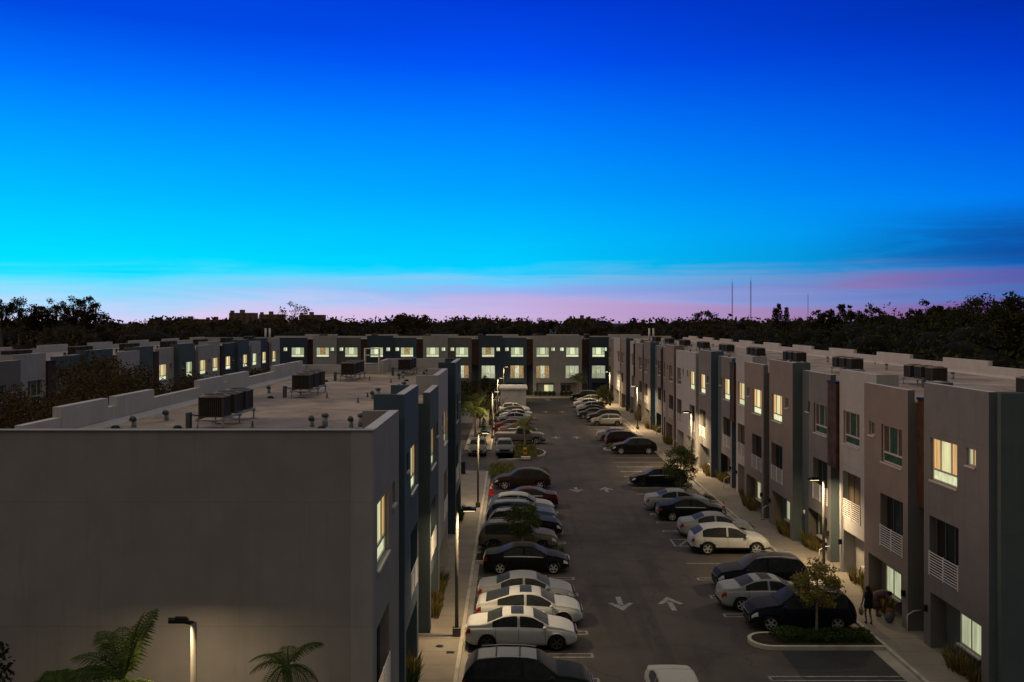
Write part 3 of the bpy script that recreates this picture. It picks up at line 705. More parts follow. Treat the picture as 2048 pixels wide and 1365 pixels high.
# white low service building and garden walls in the middle distance
sb = empty('service_shed', (.45, 151, 0), 0, 'small white flat-roofed service building at the far end of the left parking row', 'shed')
e = MB(); e.box((-2.05, -2, 0), (2.05, 6, 2.62), M_white); e.build('wall', sb)
e = MB(); e.box((-2.3, -2.2, 2.62), (2.3, 6.2, 2.85), M_white); e.build('roof', sb)
e = MB(); e.box((-2.09, -.9, .1), (-2.052, .2, 2.1), DOORM); e.build('door', sb)
w1 = MB(); w1.box((-13, 123.5, 0), (-5.0, 123.75, 1.85), M_white); w1.box((-13, 123.45, 1.85), (-5.0, 123.8, 1.93), M_white); tag(w1.build('garden_wall'), 'white rendered garden wall behind the palms left of the pavement', 'wall')
w1 = MB(); w1.box((-9.5, 98.2, 0), (-9.25, 123.4, 1.6), M_white); tag(w1.build('garden_wall'), 'pale boundary wall running away beside the far parked hatchback', 'wall')

# ------------------------------------------------------------------ condensers and roof clutter
def condenser_mesh():
    f = MB(); w = .41; h = .68; n = 12
    f.box((-w + .02, -w + .02, .02), (w - .02, w - .02, h - .02), M_void)
    for sx in (-1, 1):
        for sy in (-1, 1): f.box((sx * w - .035 * (sx > 0) - (0 if sx > 0 else 0), sy * w - (.035 if sy > 0 else 0), 0), (sx * w + (.035 if sx < 0 else 0), sy * w + (.035 if sy < 0 else 0), h), M_acm)
    for i in range(n):
        t = -w + .06 + i * (2 * w - .12) / (n - 1)
        for s_ in (-1, 1):
            f.box((t - .012, s_ * (w - .012) - .008, .05), (t + .012, s_ * (w - .012) + .008, h - .05), M_acm)
            f.box((s_ * (w - .012) - .008, t - .012, .05), (s_ * (w - .012) + .008, t + .012, h - .05), M_acm)
    f.box((-w - .004, -w - .004, 0), (w + .004, w + .004, .045), M_acm)
    return f.mesh('body')
def cap_mesh():
    f = MB(); w = .42; h = .68; mc = mat('condenser_cap_sunlit', (.20, .16, .13), .5, .2, 4); f.box((-w, -w, h - .03), (w, w, h + .012), mc)  # low sun on the tops is put into this lighter brown
    f.lathe([(.40, h + .012), (.40, h + .05), (.35, h + .055), (.34, h + .02), (.0, h + .03)], mc, 20)
    for r_ in (.1, .2, .28): f.lathe([(r_, h + .05), (r_ + .012, h + .056), (r_ + .02, h + .05)], M_dark, 16)
    for i in range(6):
        a_ = i * math.pi / 3; f.box((.05, -.008, h + .045), (.36, .008, h + .057), M_dark, Matrix.Rotation(a_, 4, 'Z'))
    return f.mesh('fan_grille')
CM, KM = condenser_mesh(), cap_mesh()
def stand_meshes():
    f = MB(); 
    for x in (-.42, .42): f.box((x - .035, -.5, .33), (x + .035, 3.3, .40), M_galv)
    for y_ in (-.45, 1.4, 3.2): f.box((-.5, y_ - .03, .28), (.5, y_ + .03, .33), M_galv)
    l = MB(); l.tube([(0, 0, 0), (0, 0, .28)], .03, M_galv, 8); l.box((-.1, -.1, 0), (.1, .1, .03), M_galv)
    b = MB(); b.box((-.85, -.35, .03), (-.72, -.1, .55), M_ventd); b.tube([(-.78, -.2, .5), (-.6, -.1, .44), (-.4, .2, .42)], .025, M_ventd, 6)
    for k_ in range(3): b.tube([(-.3 + k_ * .1, -.1, .27), (-.1 + k_ * .05, .1, .20), (.1, .0, .23), (.25, .2, .27)], .014, M_dark, 5)
    return f.mesh('frame'), l.mesh('leg'), b.mesh('disconnect_box')
FMS, LMS, BMS = stand_meshes()
def cluster(x, y, which, place, z=RZ, order=('nearest', 'middle', 'farthest')):
    st = empty('equipment_stand', (x, y, z), 0, f'steel stand of the {which} condenser trio on the {place}', 'equipment stand', 'condenser stands on the roofs')
    inst('frame', FMS, st); inst('disconnect_box', BMS, st)
    for lx in (-.42, .42):
        for ly in (-.45, 1.4, 3.2): inst('leg', LMS, st, (lx, ly, 0))
    for i in range(3):
        u = empty('air_conditioner', (x, y + i * 1.38, z + .405), 0, f'{order[i]} dark condenser of the {which} trio on the {place}', 'air conditioner', 'condenser units on the roofs')
        inst('body', CM, u); inst('fan_grille', KM, u)
for i, (x, y) in enumerate(((-9.9, 30.95), (-9.75, 43.4), (-9.65, 55.3), (-6.9, 60.6))): cluster(x, y, ORD[i], 'near left roof, counted from here')
for i in range(10): cluster(22.9, 38.0 + i * 11.75, ORD[i], 'right roof, counted from here')
for i, x in enumerate((-34.9, -25.3, -15.4, -5.6, 4.6, 14.2)): cluster(x, 171.2, ORD[i], 'end roof, counted from left')
for i in range(8): cluster(-42.2, 66 + i * 11.7, ORD[i], 'courtyard row roof, counted from here')
def vent(x, y, kind, i, place, z=RZ):
    mb = MB()
    if kind == 'goose':
        mb.tube([(0, 0, 0), (0, 0, .42)], .11, M_galv, 12); mb.tube([(0, 0, .40), (.0, -.05, .52), (0, -.17, .56), (0, -.28, .46)], .12, M_ventd, 12)
        mb.lathe([(.2, 0), (.19, .03), (.12, .05)], M_galv, 14)
        n, l = 'gooseneck_vent', 'grey gooseneck exhaust vent'
    elif kind == 'tall':
        mb.tube([(0, 0, 0), (0, 0, .6)], .13, M_galv, 12); mb.lathe([(0, .78), (.17, .72), (.18, .6), (.13, .58)], M_ventd, 14); mb.lathe([(.22, 0), (.2, .04), (.14, .06)], M_galv, 14)
        n, l = 'capped_vent', 'tall capped metal flue'
    elif kind == 'dome':
        mb.lathe([(0, .19), (.12, .17), (.19, .09), (.2, 0)], M_dark, 16); mb.box((-.24, -.24, 0), (.24, .24, .02), M_ventd); n, l = 'dome_vent', 'low dark dome vent'
    else:
        mb.tube([(0, 0, 0), (0, 0, .36)], .05, M_pole, 10); mb.lathe([(.13, 0), (.1, .05), (.055, .08)], M_pole, 12); n, l = 'pipe_vent', 'thin pale pipe vent'
    o = mb.build(n); o.location = (x, y, z); o.scale = (.72, .72, .64)
    tag(o, f'{l} on the {place}, {ORD[i]} of its kind from the camera', 'roof vent', 'vents on the roofs')
def P(px, py, drop=3.6):
    d = drop * 1850 / (py - 642); return ((px - 1021) * d / 1850, d)
from collections import Counter
cnt = Counter()
for px, py, kd in ((231, 858, 'dome'), (268, 857, 'goose'), (355, 858, 'dome'), (624, 856, 'goose'), (650, 856, 'tall'), (643, 859, 'dome'), (702, 857, 'goose'), (722, 856, 'tall'), (505, 856, 'pipe'),
                   (333, 843, 'goose'), (745, 800, 'goose'), (756, 797, 'tall'), (761, 798, 'dome'), (716, 806, 'pipe'), (735, 795, 'pipe'), (654, 797, 'pipe'), (541, 797, 'dome'), (538, 788, 'goose'),
                   (798, 760, 'goose'), (806, 758, 'tall'), (813, 763, 'dome'), (848, 756, 'goose'), (853, 754, 'tall'), (782, 766, 'pipe'), (739, 761, 'pipe'), (652, 764, 'dome'), (834, 741, 'dome'),
                   (798, 785, 'goose'), (808, 783, 'tall'), (781, 742, 'tall')):
    x, y = P(px, py); vent(x, y, kd, cnt[kd], 'near left roof'); cnt[kd] += 1
cnt = Counter()
random.seed(11)
for i in range(10):
    for (dx, dy, kd) in ((1.9, 4.8, 'goose'), (4.4, 6.2, 'tall'), (-1.4, 7.2, 'dome'), (-2.6, 5.4, 'goose'), (6.9, 3, 'pipe')):
        if i > 5 and kd in ('dome', 'pipe'): continue
        vent(22.9 + dx + random.uniform(-.5, .5), 38 + i * 11.75 + dy + random.uniform(-.5, .5), kd, cnt[kd], 'long right roof'); cnt[kd] += 1
# tall white flue pairs and roof ladder
for x, y, l in ((25.2, 168.0, 'pair of tall white flue pipes at the far end of the right roof'), (-44.6, 168.5, 'pair of tall white flue pipes at the far left roof corner')):
    mb = MB()
    for dx in (0, .75): mb.tube([(dx, 0, 0), (dx, 0, 2.1)], .17, M_white, 10); mb.lathe([(.2, 2.1), (.2, 2.2), (0, 2.24)], M_white, 10, c=(dx, 0, 0))
    o = mb.build('flue_pipes'); o.location = (x, y, RZ); tag(o, l, 'flue')
mb = MB(); 
for dx in (0, .95): mb.tube([(dx, 0, 0), (dx, 0, 1.75)], .035, M_white, 8)
for z_ in (.75, 1.3, 1.74): mb.tube([(0, 0, z_), (.95, 0, z_)], .03, M_white, 8)
mb.tube([(0, 0, 1.74), (0, .5, 1.74), (0, .5, .1)], .03, M_white, 8); mb.tube([(.95, 0, 1.74), (.95, .5, 1.74), (.95, .5, .1)], .03, M_white, 8)
o = mb.build('roof_ladder_rail'); o.location = (-9.75, 61.8, RZ); tag(o, 'white ladder guard frame at the far parapet of the near left roof', 'guard rail')

# ------------------------------------------------------------------ street lamps
def lamp(x, y, h, dx, label, power=70, yaw=None, warm=(1, .74, .42), tilt=0, hs=1.0):
    yaw = yaw if yaw is not None else (0 if dx > 0 else math.pi)
    root = empty('street_lamp', (x, y, .1), yaw, label, 'street lamp', 'shoebox street lamps')
    p_ = MB(); p_.tube([(0, 0, 0), (0, 0, h)], [.08, .07], M_pole, 12); p_.build('pole', root)
    b = MB(); b.box((-.17, -.17, -.02), (.17, .17, .38), M_pole); b.build('base_cover', root)
    hd = MB()
    hd.tube([(0, 0, h - .02), (.28 * hs, 0, h + .04)], .05, M_dark, 8)
    M_ = Matrix.Translation((.22 * hs ** 2, 0, h + .02)) @ Matrix.Rotation(tilt, 4, 'Y') @ Matrix.Scale(hs, 4)
    hd.box((0, -.17, 0), (.62, .17, .09), M_dark, M_); hd.box((.06, -.11, .09), (.42, .11, .15), M_dark, M_)
    H_ = hd.build('lamp_head', root)
    e = MB(); e.box((.08, -.13, -.012), (.56, .13, -.001), emit('lamp_lens', (1, .80, .45), 9), M_); e.build('lens', H_)
    ld = bpy.data.lights.new('lamp_light', 'AREA'); ld.energy = power; ld.color = warm; ld.shape = 'RECTANGLE'; ld.size = .5; ld.size_y = .26; ld.spread = R(172)
    lo = bpy.data.objects.new('lamp_light', ld); col.objects.link(lo); lo.parent = root; lo.location = (.22 * hs ** 2 + .40 * hs, 0, h - .04); ld.size *= hs; ld.size_y *= hs
    return root
lamp(-2.32, 39.9, 5.4, 1, 'pale street lamp on the left pavement beside the white sedan, nearest lamp of that row', 330)
lamp(-2.37, 67.4, 5.4, 1, 'pale street lamp on the left pavement beside the traffic cones', 260)
lamp(-2.1, 106.7, 5.4, 1, 'pale street lamp at the left pavement beyond the side lane, by the red car', 520)
lamp(-1.85, 132, 5.4, 1, 'pale street lamp left of the white service building', 560)
lamp(-1.2, 160, 5.6, 1, 'far street lamp in front of the navy end building wall', 330)
lamp(17.0, 50.2, 4.95, -1, 'pale street lamp on the right pavement behind the yellowing tree', 480)
lamp(16.45, 84.0, 5.25, -1, 'pale street lamp on the right pavement before the light double facade', 800)
lamp(15.9, 115.8, 5.4, -1, 'third pale street lamp along the right pavement', 800)
lamp(15.9, 148, 5.4, -1, 'farthest pale street lamp of the right pavement, near the end building', 800)
lamp(-7.33, 21.4, 6.62, -1, 'street lamp glowing before the blank near wall at lower left', 80, yaw=math.pi + .35, tilt=-.12, hs=.72)

# ------------------------------------------------------------------ cars
def paint(name, c, rough=.38, metal=.3):
    m = mat('paint_' + name, c, .48, .04, 2, metal=0, spec=.012, coat=.0); b = m.node_tree.nodes['Principled BSDF']
    b.inputs['Sheen Weight'].default_value = .55; b.inputs['Sheen Roughness'].default_value = .28; b.inputs['Sheen Tint'].default_value = (1, .92, .84, 1); return m
M_tyre = mat('tyre_rubber', (.012, .012, .012), .85)
M_rim = mat('alloy_rim', (.36, .36, .37), .4, .05, metal=.25)
M_rimd = mat('alloy_rim_dark', (.05, .05, .05), .35, .05)
M_cglass = mat('car_glass', (.024, .028, .028), .3, .25, spec=.012); M_cglass.node_tree.nodes['Principled BSDF'].inputs['Sheen Weight'].default_value = .35; M_cglass.node_tree.nodes['Principled BSDF'].inputs['Sheen Roughness'].default_value = .3
M_plastic = mat('black_plastic', (.018, .018, .019), .6)
M_chrome = mat('chrome', (.40, .40, .41), .4, .02)
M_tail = mat('tail_lamp', (.20, .010, .010), .4, .1)
M_head = mat('head_lamp', (.36, .37, .39), .4, .1)
M_plate = mat('number_plate', (.5, .5, .46), .5)
TYPES = {
 'sedan': dict(L=4.65, W=1.82, r=.335, top=[(0, .70), (.012, .95), (.03, 1.03), (.13, 1.08), (.185, 1.12), (.34, 1.40), (.43, 1.45), (.53, 1.44), (.60, 1.38), (.75, 1.01), (.86, .93), (.95, .80), (.985, .68), (1, .55)],
   belt=[(0, .68), (.02, .88), (.12, .94), (.45, .93), (.75, .89), (.87, .83), (.96, .70), (1, .52)], ws=(.61, .745), rg=(.195, .33), sw=(.24, .70), bp=.475),
 'suv': dict(L=4.7, W=1.90, r=.365, top=[(0, .80), (.01, 1.05), (.022, 1.14), (.09, 1.54), (.13, 1.62), (.28, 1.69), (.48, 1.68), (.585, 1.60), (.725, 1.15), (.84, 1.09), (.94, .98), (.982, .82), (1, .60)],
   belt=[(0, .78), (.02, .98), (.12, 1.05), (.45, 1.02), (.74, 1.0), (.87, .95), (.96, .80), (1, .55)], ws=(.595, .72), rg=(.03, .088), sw=(.09, .69), bp=.46, rails=1, clad=1),
 'cross': dict(L=4.6, W=1.88, r=.365, top=[(0, .80), (.01, 1.02), (.03, 1.10), (.14, 1.42), (.20, 1.54), (.34, 1.62), (.48, 1.61), (.58, 1.52), (.725, 1.09), (.85, 1.02), (.94, .90), (.982, .76), (1, .58)],
   belt=[(0, .78), (.02, .95), (.12, 1.03), (.45, .99), (.74, .96), (.87, .90), (.96, .76), (1, .54)], ws=(.595, .72), rg=(.035, .15), sw=(.13, .69), bp=.45, clad=1),
 'fastback': dict(L=4.75, W=1.90, r=.36, top=[(0, .75), (.012, 1.0), (.03, 1.10), (.07, 1.13), (.16, 1.25), (.33, 1.49), (.43, 1.54), (.52, 1.53), (.60, 1.45), (.745, 1.05), (.86, .98), (.95, .86), (.985, .72), (1, .56)],
   belt=[(0, .73), (.02, .92), (.12, 1.0), (.45, .97), (.75, .93), (.87, .87), (.96, .73), (1, .52)], ws=(.61, .74), rg=(.09, .31), sw=(.20, .70), bp=.46),
 'hatch': dict(L=4.25, W=1.78, r=.325, top=[(0, .75), (.012, .98), (.03, 1.06), (.11, 1.36), (.17, 1.44), (.32, 1.49), (.50, 1.48), (.59, 1.41), (.745, 1.03), (.86, .95), (.95, .82), (.985, .68), (1, .54)],
   belt=[(0, .72), (.02, .9), (.12, .98), (.45, .95), (.75, .90), (.87, .84), (.96, .71), (1, .5)], ws=(.605, .74), rg=(.035, .11), sw=(.12, .70), bp=.46),
 'pickup': dict(L=5.6, W=1.98, r=.40, top=[(0, .95), (.005, 1.16), (.02, 1.2), (.395, 1.2), (.405, 1.25), (.43, 1.78), (.46, 1.84), (.58, 1.83), (.63, 1.76), (.725, 1.24), (.84, 1.20), (.95, 1.10), (.985, .92), (1, .66)],
   belt=[(0, .92), (.02, 1.12), (.40, 1.14), (.72, 1.10), (.87, 1.06), (.96, .9), (1, .62)], ws=(.64, .72), rg=(.407, .426), sw=(.435, .70), bp=.56, clad=1),
}
def interp(t, u):
    for i in range(len(t) - 1):
        if u <= t[i + 1][0]:
            f = (u - t[i][0]) / (t[i + 1][0] - t[i][0]); return t[i][1] + f * (t[i + 1][1] - t[i][1])
    return t[-1][1]
def sm(t, u, w=.012):
    ww = min(w, u, 1 - u)
    return sum(interp(t, min(1, max(0, u + k * ww))) for k in (-1, -.5, 0, .5, 1)) / 5
def car_meshes(T, body):
    L, Wd, r = T['L'], T['W'], T['r']; ax = (.195, .815)
    us = {0, 1, .004, .012, .025, .985, .995}
    for i in range(45): us.add(i / 44)
    for a_ in ax:
        for k_ in range(-13, 14): us.add(a_ + k_ * (r + .07) / 13 / L)
    for k_ in ('ws', 'rg', 'sw'):
        for v in T[k_]: us.add(v)
    for v in (T['bp'] - .012, T['bp'] + .012): us.add(v)
    for ug in (T['bp'], T['sw'][1] + .012, T['sw'][0] + .03): us = {v for v in us if abs(v - ug) > .0035} | {ug - .0016, ug + .0016}
    us = sorted(us); uu = [us[0]]
    for u in us[1:]:
        if u - uu[-1] > .0015: uu.append(u)
    us = uu; bot = .20 if T['W'] < 1.85 else .25
    rows = []
    for u in us:
        x = (u - .5) * L
        e = min(u, 1 - u) * L
        w = Wd / 2 * (1 - .26 * max(0, 1 - e / .55) ** 2.2 - .03 * max(0, 1 - e / 1.6))
        zb = sm(T['belt'], u); zt = max(sm(T['top'], u), zb + .02); b0 = bot + .10 * max(0, 1 - e / .5) ** 2
        h = zt - zb; sh = .93 * w; tum = .36 * h; yr = max(sh - tum, .35)
        P_ = [(0, b0), (.8 * w, b0), (.95 * w, b0 + .05), (.985 * w, b0 + .25 * (zb - b0)), (w, b0 + .5 * (zb - b0)), (.995 * w, b0 + .72 * (zb - b0)), (.972 * w, b0 + .92 * (zb - b0)), (sh, zb)]
        for t_ in (.10, .40, .70, .90): P_.append((sh - .015 - (sh - .015 - yr) * t_ ** 1.15, zb + h * t_ * .985))
        P_ += [(yr - .05, zb + h * .985), (yr - .14, zt), (yr * .45, zt + .012), (0, zt + .015)]
        arch = 0
        for a_ in ax:
            dx = x - (a_ - .5) * L; Ra = r + .055
            if abs(dx) < Ra: arch = max(arch, r + math.sqrt(Ra * Ra - dx * dx))
        if arch: P_ = [(y_, max(z_, arch)) if i_ < 7 else (y_, z_) for i_, (y_, z_) in enumerate(P_)]
        rows.append([(x, y_, z_) for y_, z_ in P_])
    nr = len(rows[0]); ns = len(rows)
    bm = bmesh.new(); gridL = []; gridR = []
    for rw in rows:
        gL = [bm.verts.new(p) for p in rw]
        gR = [gL[i] if rw[i][1] == 0 else bm.verts.new((rw[i][0], -rw[i][1], rw[i][2])) for i in range(nr)]
        gridL.append(gL); gridR.append(gR)
    for i in range(ns - 1):
        for j in range(nr - 1):
            for g_, fl in ((gridL, 0), (gridR, 1)):
                q = [g_[i][j], g_[i + 1][j], g_[i + 1][j + 1], g_[i][j + 1]]
                if fl: q = q[::-1]
                try: f = bm.faces.new(q)
                except ValueError: continue
                f.smooth = True
                if (j < 3 and T.get('clad')) or j < 1: f.material_index = 1
                uc = (us[i] + us[i + 1]) / 2
                if T.get('clad') and j < 6 and any(abs((uc - a_) * L) < r + .10 for a_ in ax) and j < 4: f.material_index = 1
    for k_ in (0, ns - 1):
        loop = gridL[k_] + gridR[k_][::-1][1:-1]
        seen = []; [seen.append(v) for v in loop if v not in seen]
        f = bm.faces.new(seen if k_ else seen[::-1]); f.smooth = False
    bmesh.ops.recalc_face_normals(bm, faces=bm.faces)
    bm.normal_update()
    out = {}
    def patch(name, u0, u1, j0, j1, m, sides=('L', 'R'), off=.008, join=False):
        res = []
        mb = MB()
        for g_, tg in ((gridL, 'L'), (gridR, 'R')):
            if tg not in sides: continue
            if not join: mb = MB()
            mp_ = {}; i_m = mb.mi(m)
            for i in range(ns - 1):
                if us[i] < u0 - 1e-4 or us[i + 1] > u1 + 1e-4: continue
                for j in range(j0, j1):
                    idx = []
                    for (a_, b_) in ((i, j), (i + 1, j), (i + 1, j + 1), (i, j + 1)):
                        v = g_[a_][b_]
                        if (a_, b_) not in mp_: mp_[(a_, b_)] = len(mb.v); mb.v.append(tuple(v.co + v.normal * off))
                        idx.append(mp_[(a_, b_)])
                    mb.f.append(tuple(idx if tg == 'L' else idx[::-1])); mb.m.append(i_m); mb.sm.append(True)
            if not join: res.append(mb.mesh(name))
        if join: res.append(mb.mesh(name))
        out.setdefault(name, []).extend(res)
    patch('windshield', T['ws'][0], T['ws'][1], 12, 15, M_cglass, join=True)
    patch('rear_window', T['rg'][0], T['rg'][1], 12, 15, M_cglass, join=True)
    patch('side_window', T['sw'][0], T['bp'] - .012, 8, 11, M_cglass); patch('side_window', T['bp'] + .012, T['sw'][1], 8, 11, M_cglass)
    patch('window_trim', T['sw'][0], T['sw'][1], 7, 8, M_chrome if not T.get('clad') else M_plastic, off=.006)
    for ug in (T['bp'], T['sw'][1] + .012, T['sw'][0] + .03): patch('door_gap', ug - .0016, ug + .0016, 3, 8, M_plastic, off=.004)
    patch('headlight', .93, .99, 5, 7, M_head); patch('taillight', .0, .06 if not T.get('clad') else .045, 5, 7, M_tail)
    patch('roof_glare_panel', T['rg'][1] + .03, T['ws'][0] - .02, 13, 15, body, join=True, off=.004)  # overlay whose paler paint stands in for sky reflected on the roof
    patch('sunroof', .40 if T is not TYPES['pickup'] else .5, .53, 13, 15, M_cglass, join=True)
    me = bpy.data.meshes.new('body'); bm.to_mesh(me); bm.free(); me.materials.append(body); me.materials.append(M_plastic)
    out['body'] = [me]
    # wheels
    f = MB(); wd = .21
    f.lathe([(r * .66, -wd / 2), (r * .93, -wd / 2), (r, -wd / 2 + .035), (r, wd / 2 - .035), (r * .93, wd / 2), (r * .66, wd / 2)], M_tyre, 26, 'y'); f.lathe([(r * .66, -wd / 2 + .02), (0.001, -wd / 2 + .05)], M_void, 20, 'y'); f.lathe([(0.001, wd / 2 - .06), (r * .66, wd / 2 - .05)], M_void, 20, 'y')
    out['wheel'] = [f.mesh('wheel')]
    for nm, rm in (('rim', M_rim), ('rimd', M_rimd)):
        f = MB()
        for s_ in (-1, 1):
            f.lathe([(r * .69, s_ * (wd / 2 + .003)), (r * .62, s_ * (wd / 2 - .005)), (r * .60, s_ * (wd / 2 - .05))], rm, 24, 'y')
            for k_ in range(5):
                M_ = Matrix.Rotation(k_ * 2 * math.pi / 5 + .3, 4, 'Y'); y0_ = s_ * (wd / 2 - .012)
                f.box((.0, y0_ - .012, -.035 * r / .33), (r * .64, y0_ + .012, .035 * r / .33), rm, M_)
            f.lathe([(.075, s_ * (wd / 2 - .004)), (0.001, s_ * (wd / 2 + .004))], rm, 12, 'y')
        out[nm] = [f.mesh('rim')]
    f = MB(); f.blob((0, 0, 0), (.09, .12, .075), body, 1, .05, 2); out['mirror'] = [f.mesh('mirror')]
    # grille, lower intake, plates
    xf = L / 2
    f = MB(); f.box((xf - .14, -.48, .50), (xf + .012, .48, .70), M_plastic); f.box((xf - .14, -.55, .28), (xf + .010, .55, .42), M_plastic); f.box((xf + .008, -.50, .70), (xf + .018, .50, .715), M_chrome); out['grille'] = [f.mesh('grille')]
    f = MB(); f.box((-xf - .018, -.20, .66), (-xf - .002, .20, .78), M_plate); out['number_plate'] = [f.mesh('number_plate')]
    f = MB(); f.box((-xf - .014, -.6, .28), (-xf + .05, .6, .42), M_plastic); out['rear_bumper_insert'] = [f.mesh('rear_bumper_insert')]
    if T.get('rails'):
        out['roof_rail'] = []
        for s_ in (-1, 1):
            f = MB()
            pts = [((u - .5) * L, s_ * (Wd / 2 * .93 - .36 * (sm(T['top'], u) - sm(T['belt'], u)) - .03), sm(T['top'], u) + .045) for u in (.14, .2, .3, .4, .5, .57)]
            f.tube(pts, .018, M_chrome, 6)
            out['roof_rail'].append(f.mesh('roof_rail'))
    return out
PROTO = {}
def car(ty, color, x, y, nose, label, rim='rim', sunroof=False, rz=None, roof=None, bars=False):
    """nose: +1 to +X, -1 to -X"""
    T = TYPES[ty]
    if ty not in PROTO: PROTO[ty] = car_meshes(T, mat('paint_base', (.3, .3, .3)))
    Mx = PROTO[ty]; ang = (0 if nose > 0 else math.pi) if rz is None else rz
    root = empty('parked_car', (x, y, .004), ang + random.uniform(-.02, .02), label, 'car' if ty != 'pickup' else 'pickup', 'cars parked in the lot')
    def ov(o, i=0):
        o.material_slots[i].link = 'OBJECT'; o.material_slots[i].material = color
    ov(inst('body', Mx['body'][0], root))
    for k_ in ('windshield', 'rear_window', 'side_window', 'window_trim', 'door_gap', 'headlight', 'taillight', 'grille', 'number_plate', 'rear_bumper_insert', 'roof_rail'):
        for me in Mx.get(k_, []): inst(k_, me, root)
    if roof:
        o = inst('roof_glare_panel', Mx['roof_glare_panel'][0], root); ov_ = o.material_slots[0]; ov_.link = 'OBJECT'; ov_.material = roof
    if bars:
        for ub in (.26, .44):
            f = MB(); xb = (ub - .5) * T['L']; zt = sm(T['top'], ub) + .07; f.tube([(xb, -.62, zt - .05), (xb, -.5, zt), (xb, .5, zt), (xb, .62, zt - .05)], .022, M_plastic, 6); f.build('roof_bar', root)
    if sunroof: inst('sunroof', Mx['sunroof'][0], root)
    for sx in (.195, .815):
        for s_ in (-1, 1):
            w = inst('wheel', Mx['wheel'][0], root, ((sx - .5) * T['L'], s_ * (T['W'] / 2 - .125), T['r'])); inst('rim', Mx[rim][0], w)
    for s_ in (-1, 1):
        um = T['ws'][1] - .035; o = inst('mirror', Mx['mirror'][0], root, ((um - .5) * T['L'], s_ * (T['W'] / 2 + .07), sm(T['belt'], um) + .10)); ov(o)
    return root
PB = paint('black', (.010, .010, .012)); PBL = paint('midnight_blue', (.010, .012, .020)); PW = paint('white', (.40, .40, .39), .3, 0); PS = paint('silver', (.215, .225, .235), .28, .7)
PG = paint('grey', (.13, .13, .135), .3, .5); PGB = paint('bronze_grey', (.10, .088, .072), .3, .6); PR = paint('red', (.11, .010, .013)); PMR = paint('dark_maroon', (.035, .010, .012)); PBU = paint('slate_blue', (.055, .085, .14), .3, .4)
PDG = paint('dark_grey', (.035, .037, .042), .3, .4); PCR = paint('cream_white', (.40, .385, .33), .3, 0); PTN = paint('pewter', (.14, .13, .115), .3, .6); PGR = paint('graphite_green', (.016, .020, .018)); PBR = paint('dark_brown', (.028, .018, .013))
random.seed(3)
CX = .62
car('suv', PGR, .62, 33.55, 1, 'near-black SUV cut by the bottom edge, roof bars across its roof painted with sky glare', 'rimd', roof=PS, bars=True)  # silver overlay paints the sky glare onto a dark roof
car('sedan', PW, .45, 39.2, 1, 'white sedan with glass sunroof and dark wheels, nearest white car on the left', 'rimd', True)
car('fastback', PW, .85, 42.0, 1, 'white fastback crossover with headlight showing, behind the nearest white sedan', 'rimd', True)
car('sedan', PS, .75, 44.9, 1, 'silver sedan mostly hidden behind the white fastback', 'rim')
car('sedan', PB, .85, 50.8, 1, 'black sedan with red tail lamps parked in front of the left hedge island', 'rim', True)
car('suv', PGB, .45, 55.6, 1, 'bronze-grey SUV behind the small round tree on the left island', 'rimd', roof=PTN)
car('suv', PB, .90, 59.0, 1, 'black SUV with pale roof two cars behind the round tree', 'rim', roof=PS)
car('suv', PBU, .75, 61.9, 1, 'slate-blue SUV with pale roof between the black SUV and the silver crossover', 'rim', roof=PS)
car('cross', PS, .78, 65.0, 1, 'silver-grey crossover with its hood towards the lane, left row', 'rim')
car('sedan', PMR, 1.15, 68.1, -1, 'dark maroon sedan with tail lamps to the lane, next to the traffic cones', 'rim')
car('cross', PBR, .95, 75.9, -1, 'dark brown crossover parked alone at the side-lane end of the left row', 'rim')
car('pickup', PTN, 1.1, 103.5, 1, 'pewter pickup truck behind the palm island', 'rim')
car('sedan', PDG, .95, 110.3, 1, 'dark grey sedan squeezed behind the pickup truck', 'rim')
car('sedan', PR, .05, 115.2, -1, 'red sedan in the far part of the left row')
car('sedan', PS, .45, 123.8, -1, 'pale silver sedan beyond the red sedan')
car('sedan', PW, .75, 128.2, -1, 'white sedan beyond the pale silver sedan, far left row')
car('hatch', PDG, .0, 132.5, -1, 'small dark hatchback by the bare sapling, far left row')
car('cross', PW, .6, 136.6, 1, 'white crossover with dark roof, last of the left row', 'rim', True)
car('cross', PTN, -3.35, 95.2, 1, 'pewter crossover facing the camera under the side-lane lamp', rz=R(-90))
car('hatch', PG, -.62, 95.6, 1, 'grey hatchback facing the camera beside the palm island', rz=R(-90))
car('sedan', PCR, 5.75, 31.9, 1, 'cream-white car driving out at the bottom edge of the lane', rz=R(-91))
# right row
car('suv', PBL, 12.95, 41.55, -1, 'midnight blue SUV behind the yellowing tree, nearest car of the right row', 'rim')
car('sedan', PS, 12.3, 44.4, 1, 'silver sedan with sunroof between two dark SUVs, right row', 'rim', True)
car('suv', PBL, 12.8, 47.5, -1, 'dark blue SUV beside the empty bay, third car of the right row', 'rim', True)
car('cross', PW, 12.95, 55.0, 1, 'white crossover with black lower trim beside the hatched aisle', 'rim')
car('sedan', PS, 13.05, 59.0, 1, 'silver-beige sedan beyond the hatched aisle', 'rim')
car('sedan', PB, 12.45, 64.0, 1, 'black sedan with bright wheel covers, middle of the right row', 'rim')
car('sedan', PS, 12.1, 67.2, 1, 'silver-blue sedan behind the black sedan near the round tree', 'rimd')
car('sedan', PB, 12.3, 77.1, -1, 'black sedan half hidden by the round tree of the right row', 'rimd')
car('cross', PB, 12.75, 95.7, -1, 'black crossover at the far end of the empty bays', 'rim')
car('suv', PMR, 12.7, 101.0, 1, 'dark maroon SUV with rear to the lane beyond the small bush', 'rimd')
car('sedan', PS, 12.2, 106.0, 1, 'silver sedan behind the dark maroon SUV, far right row')
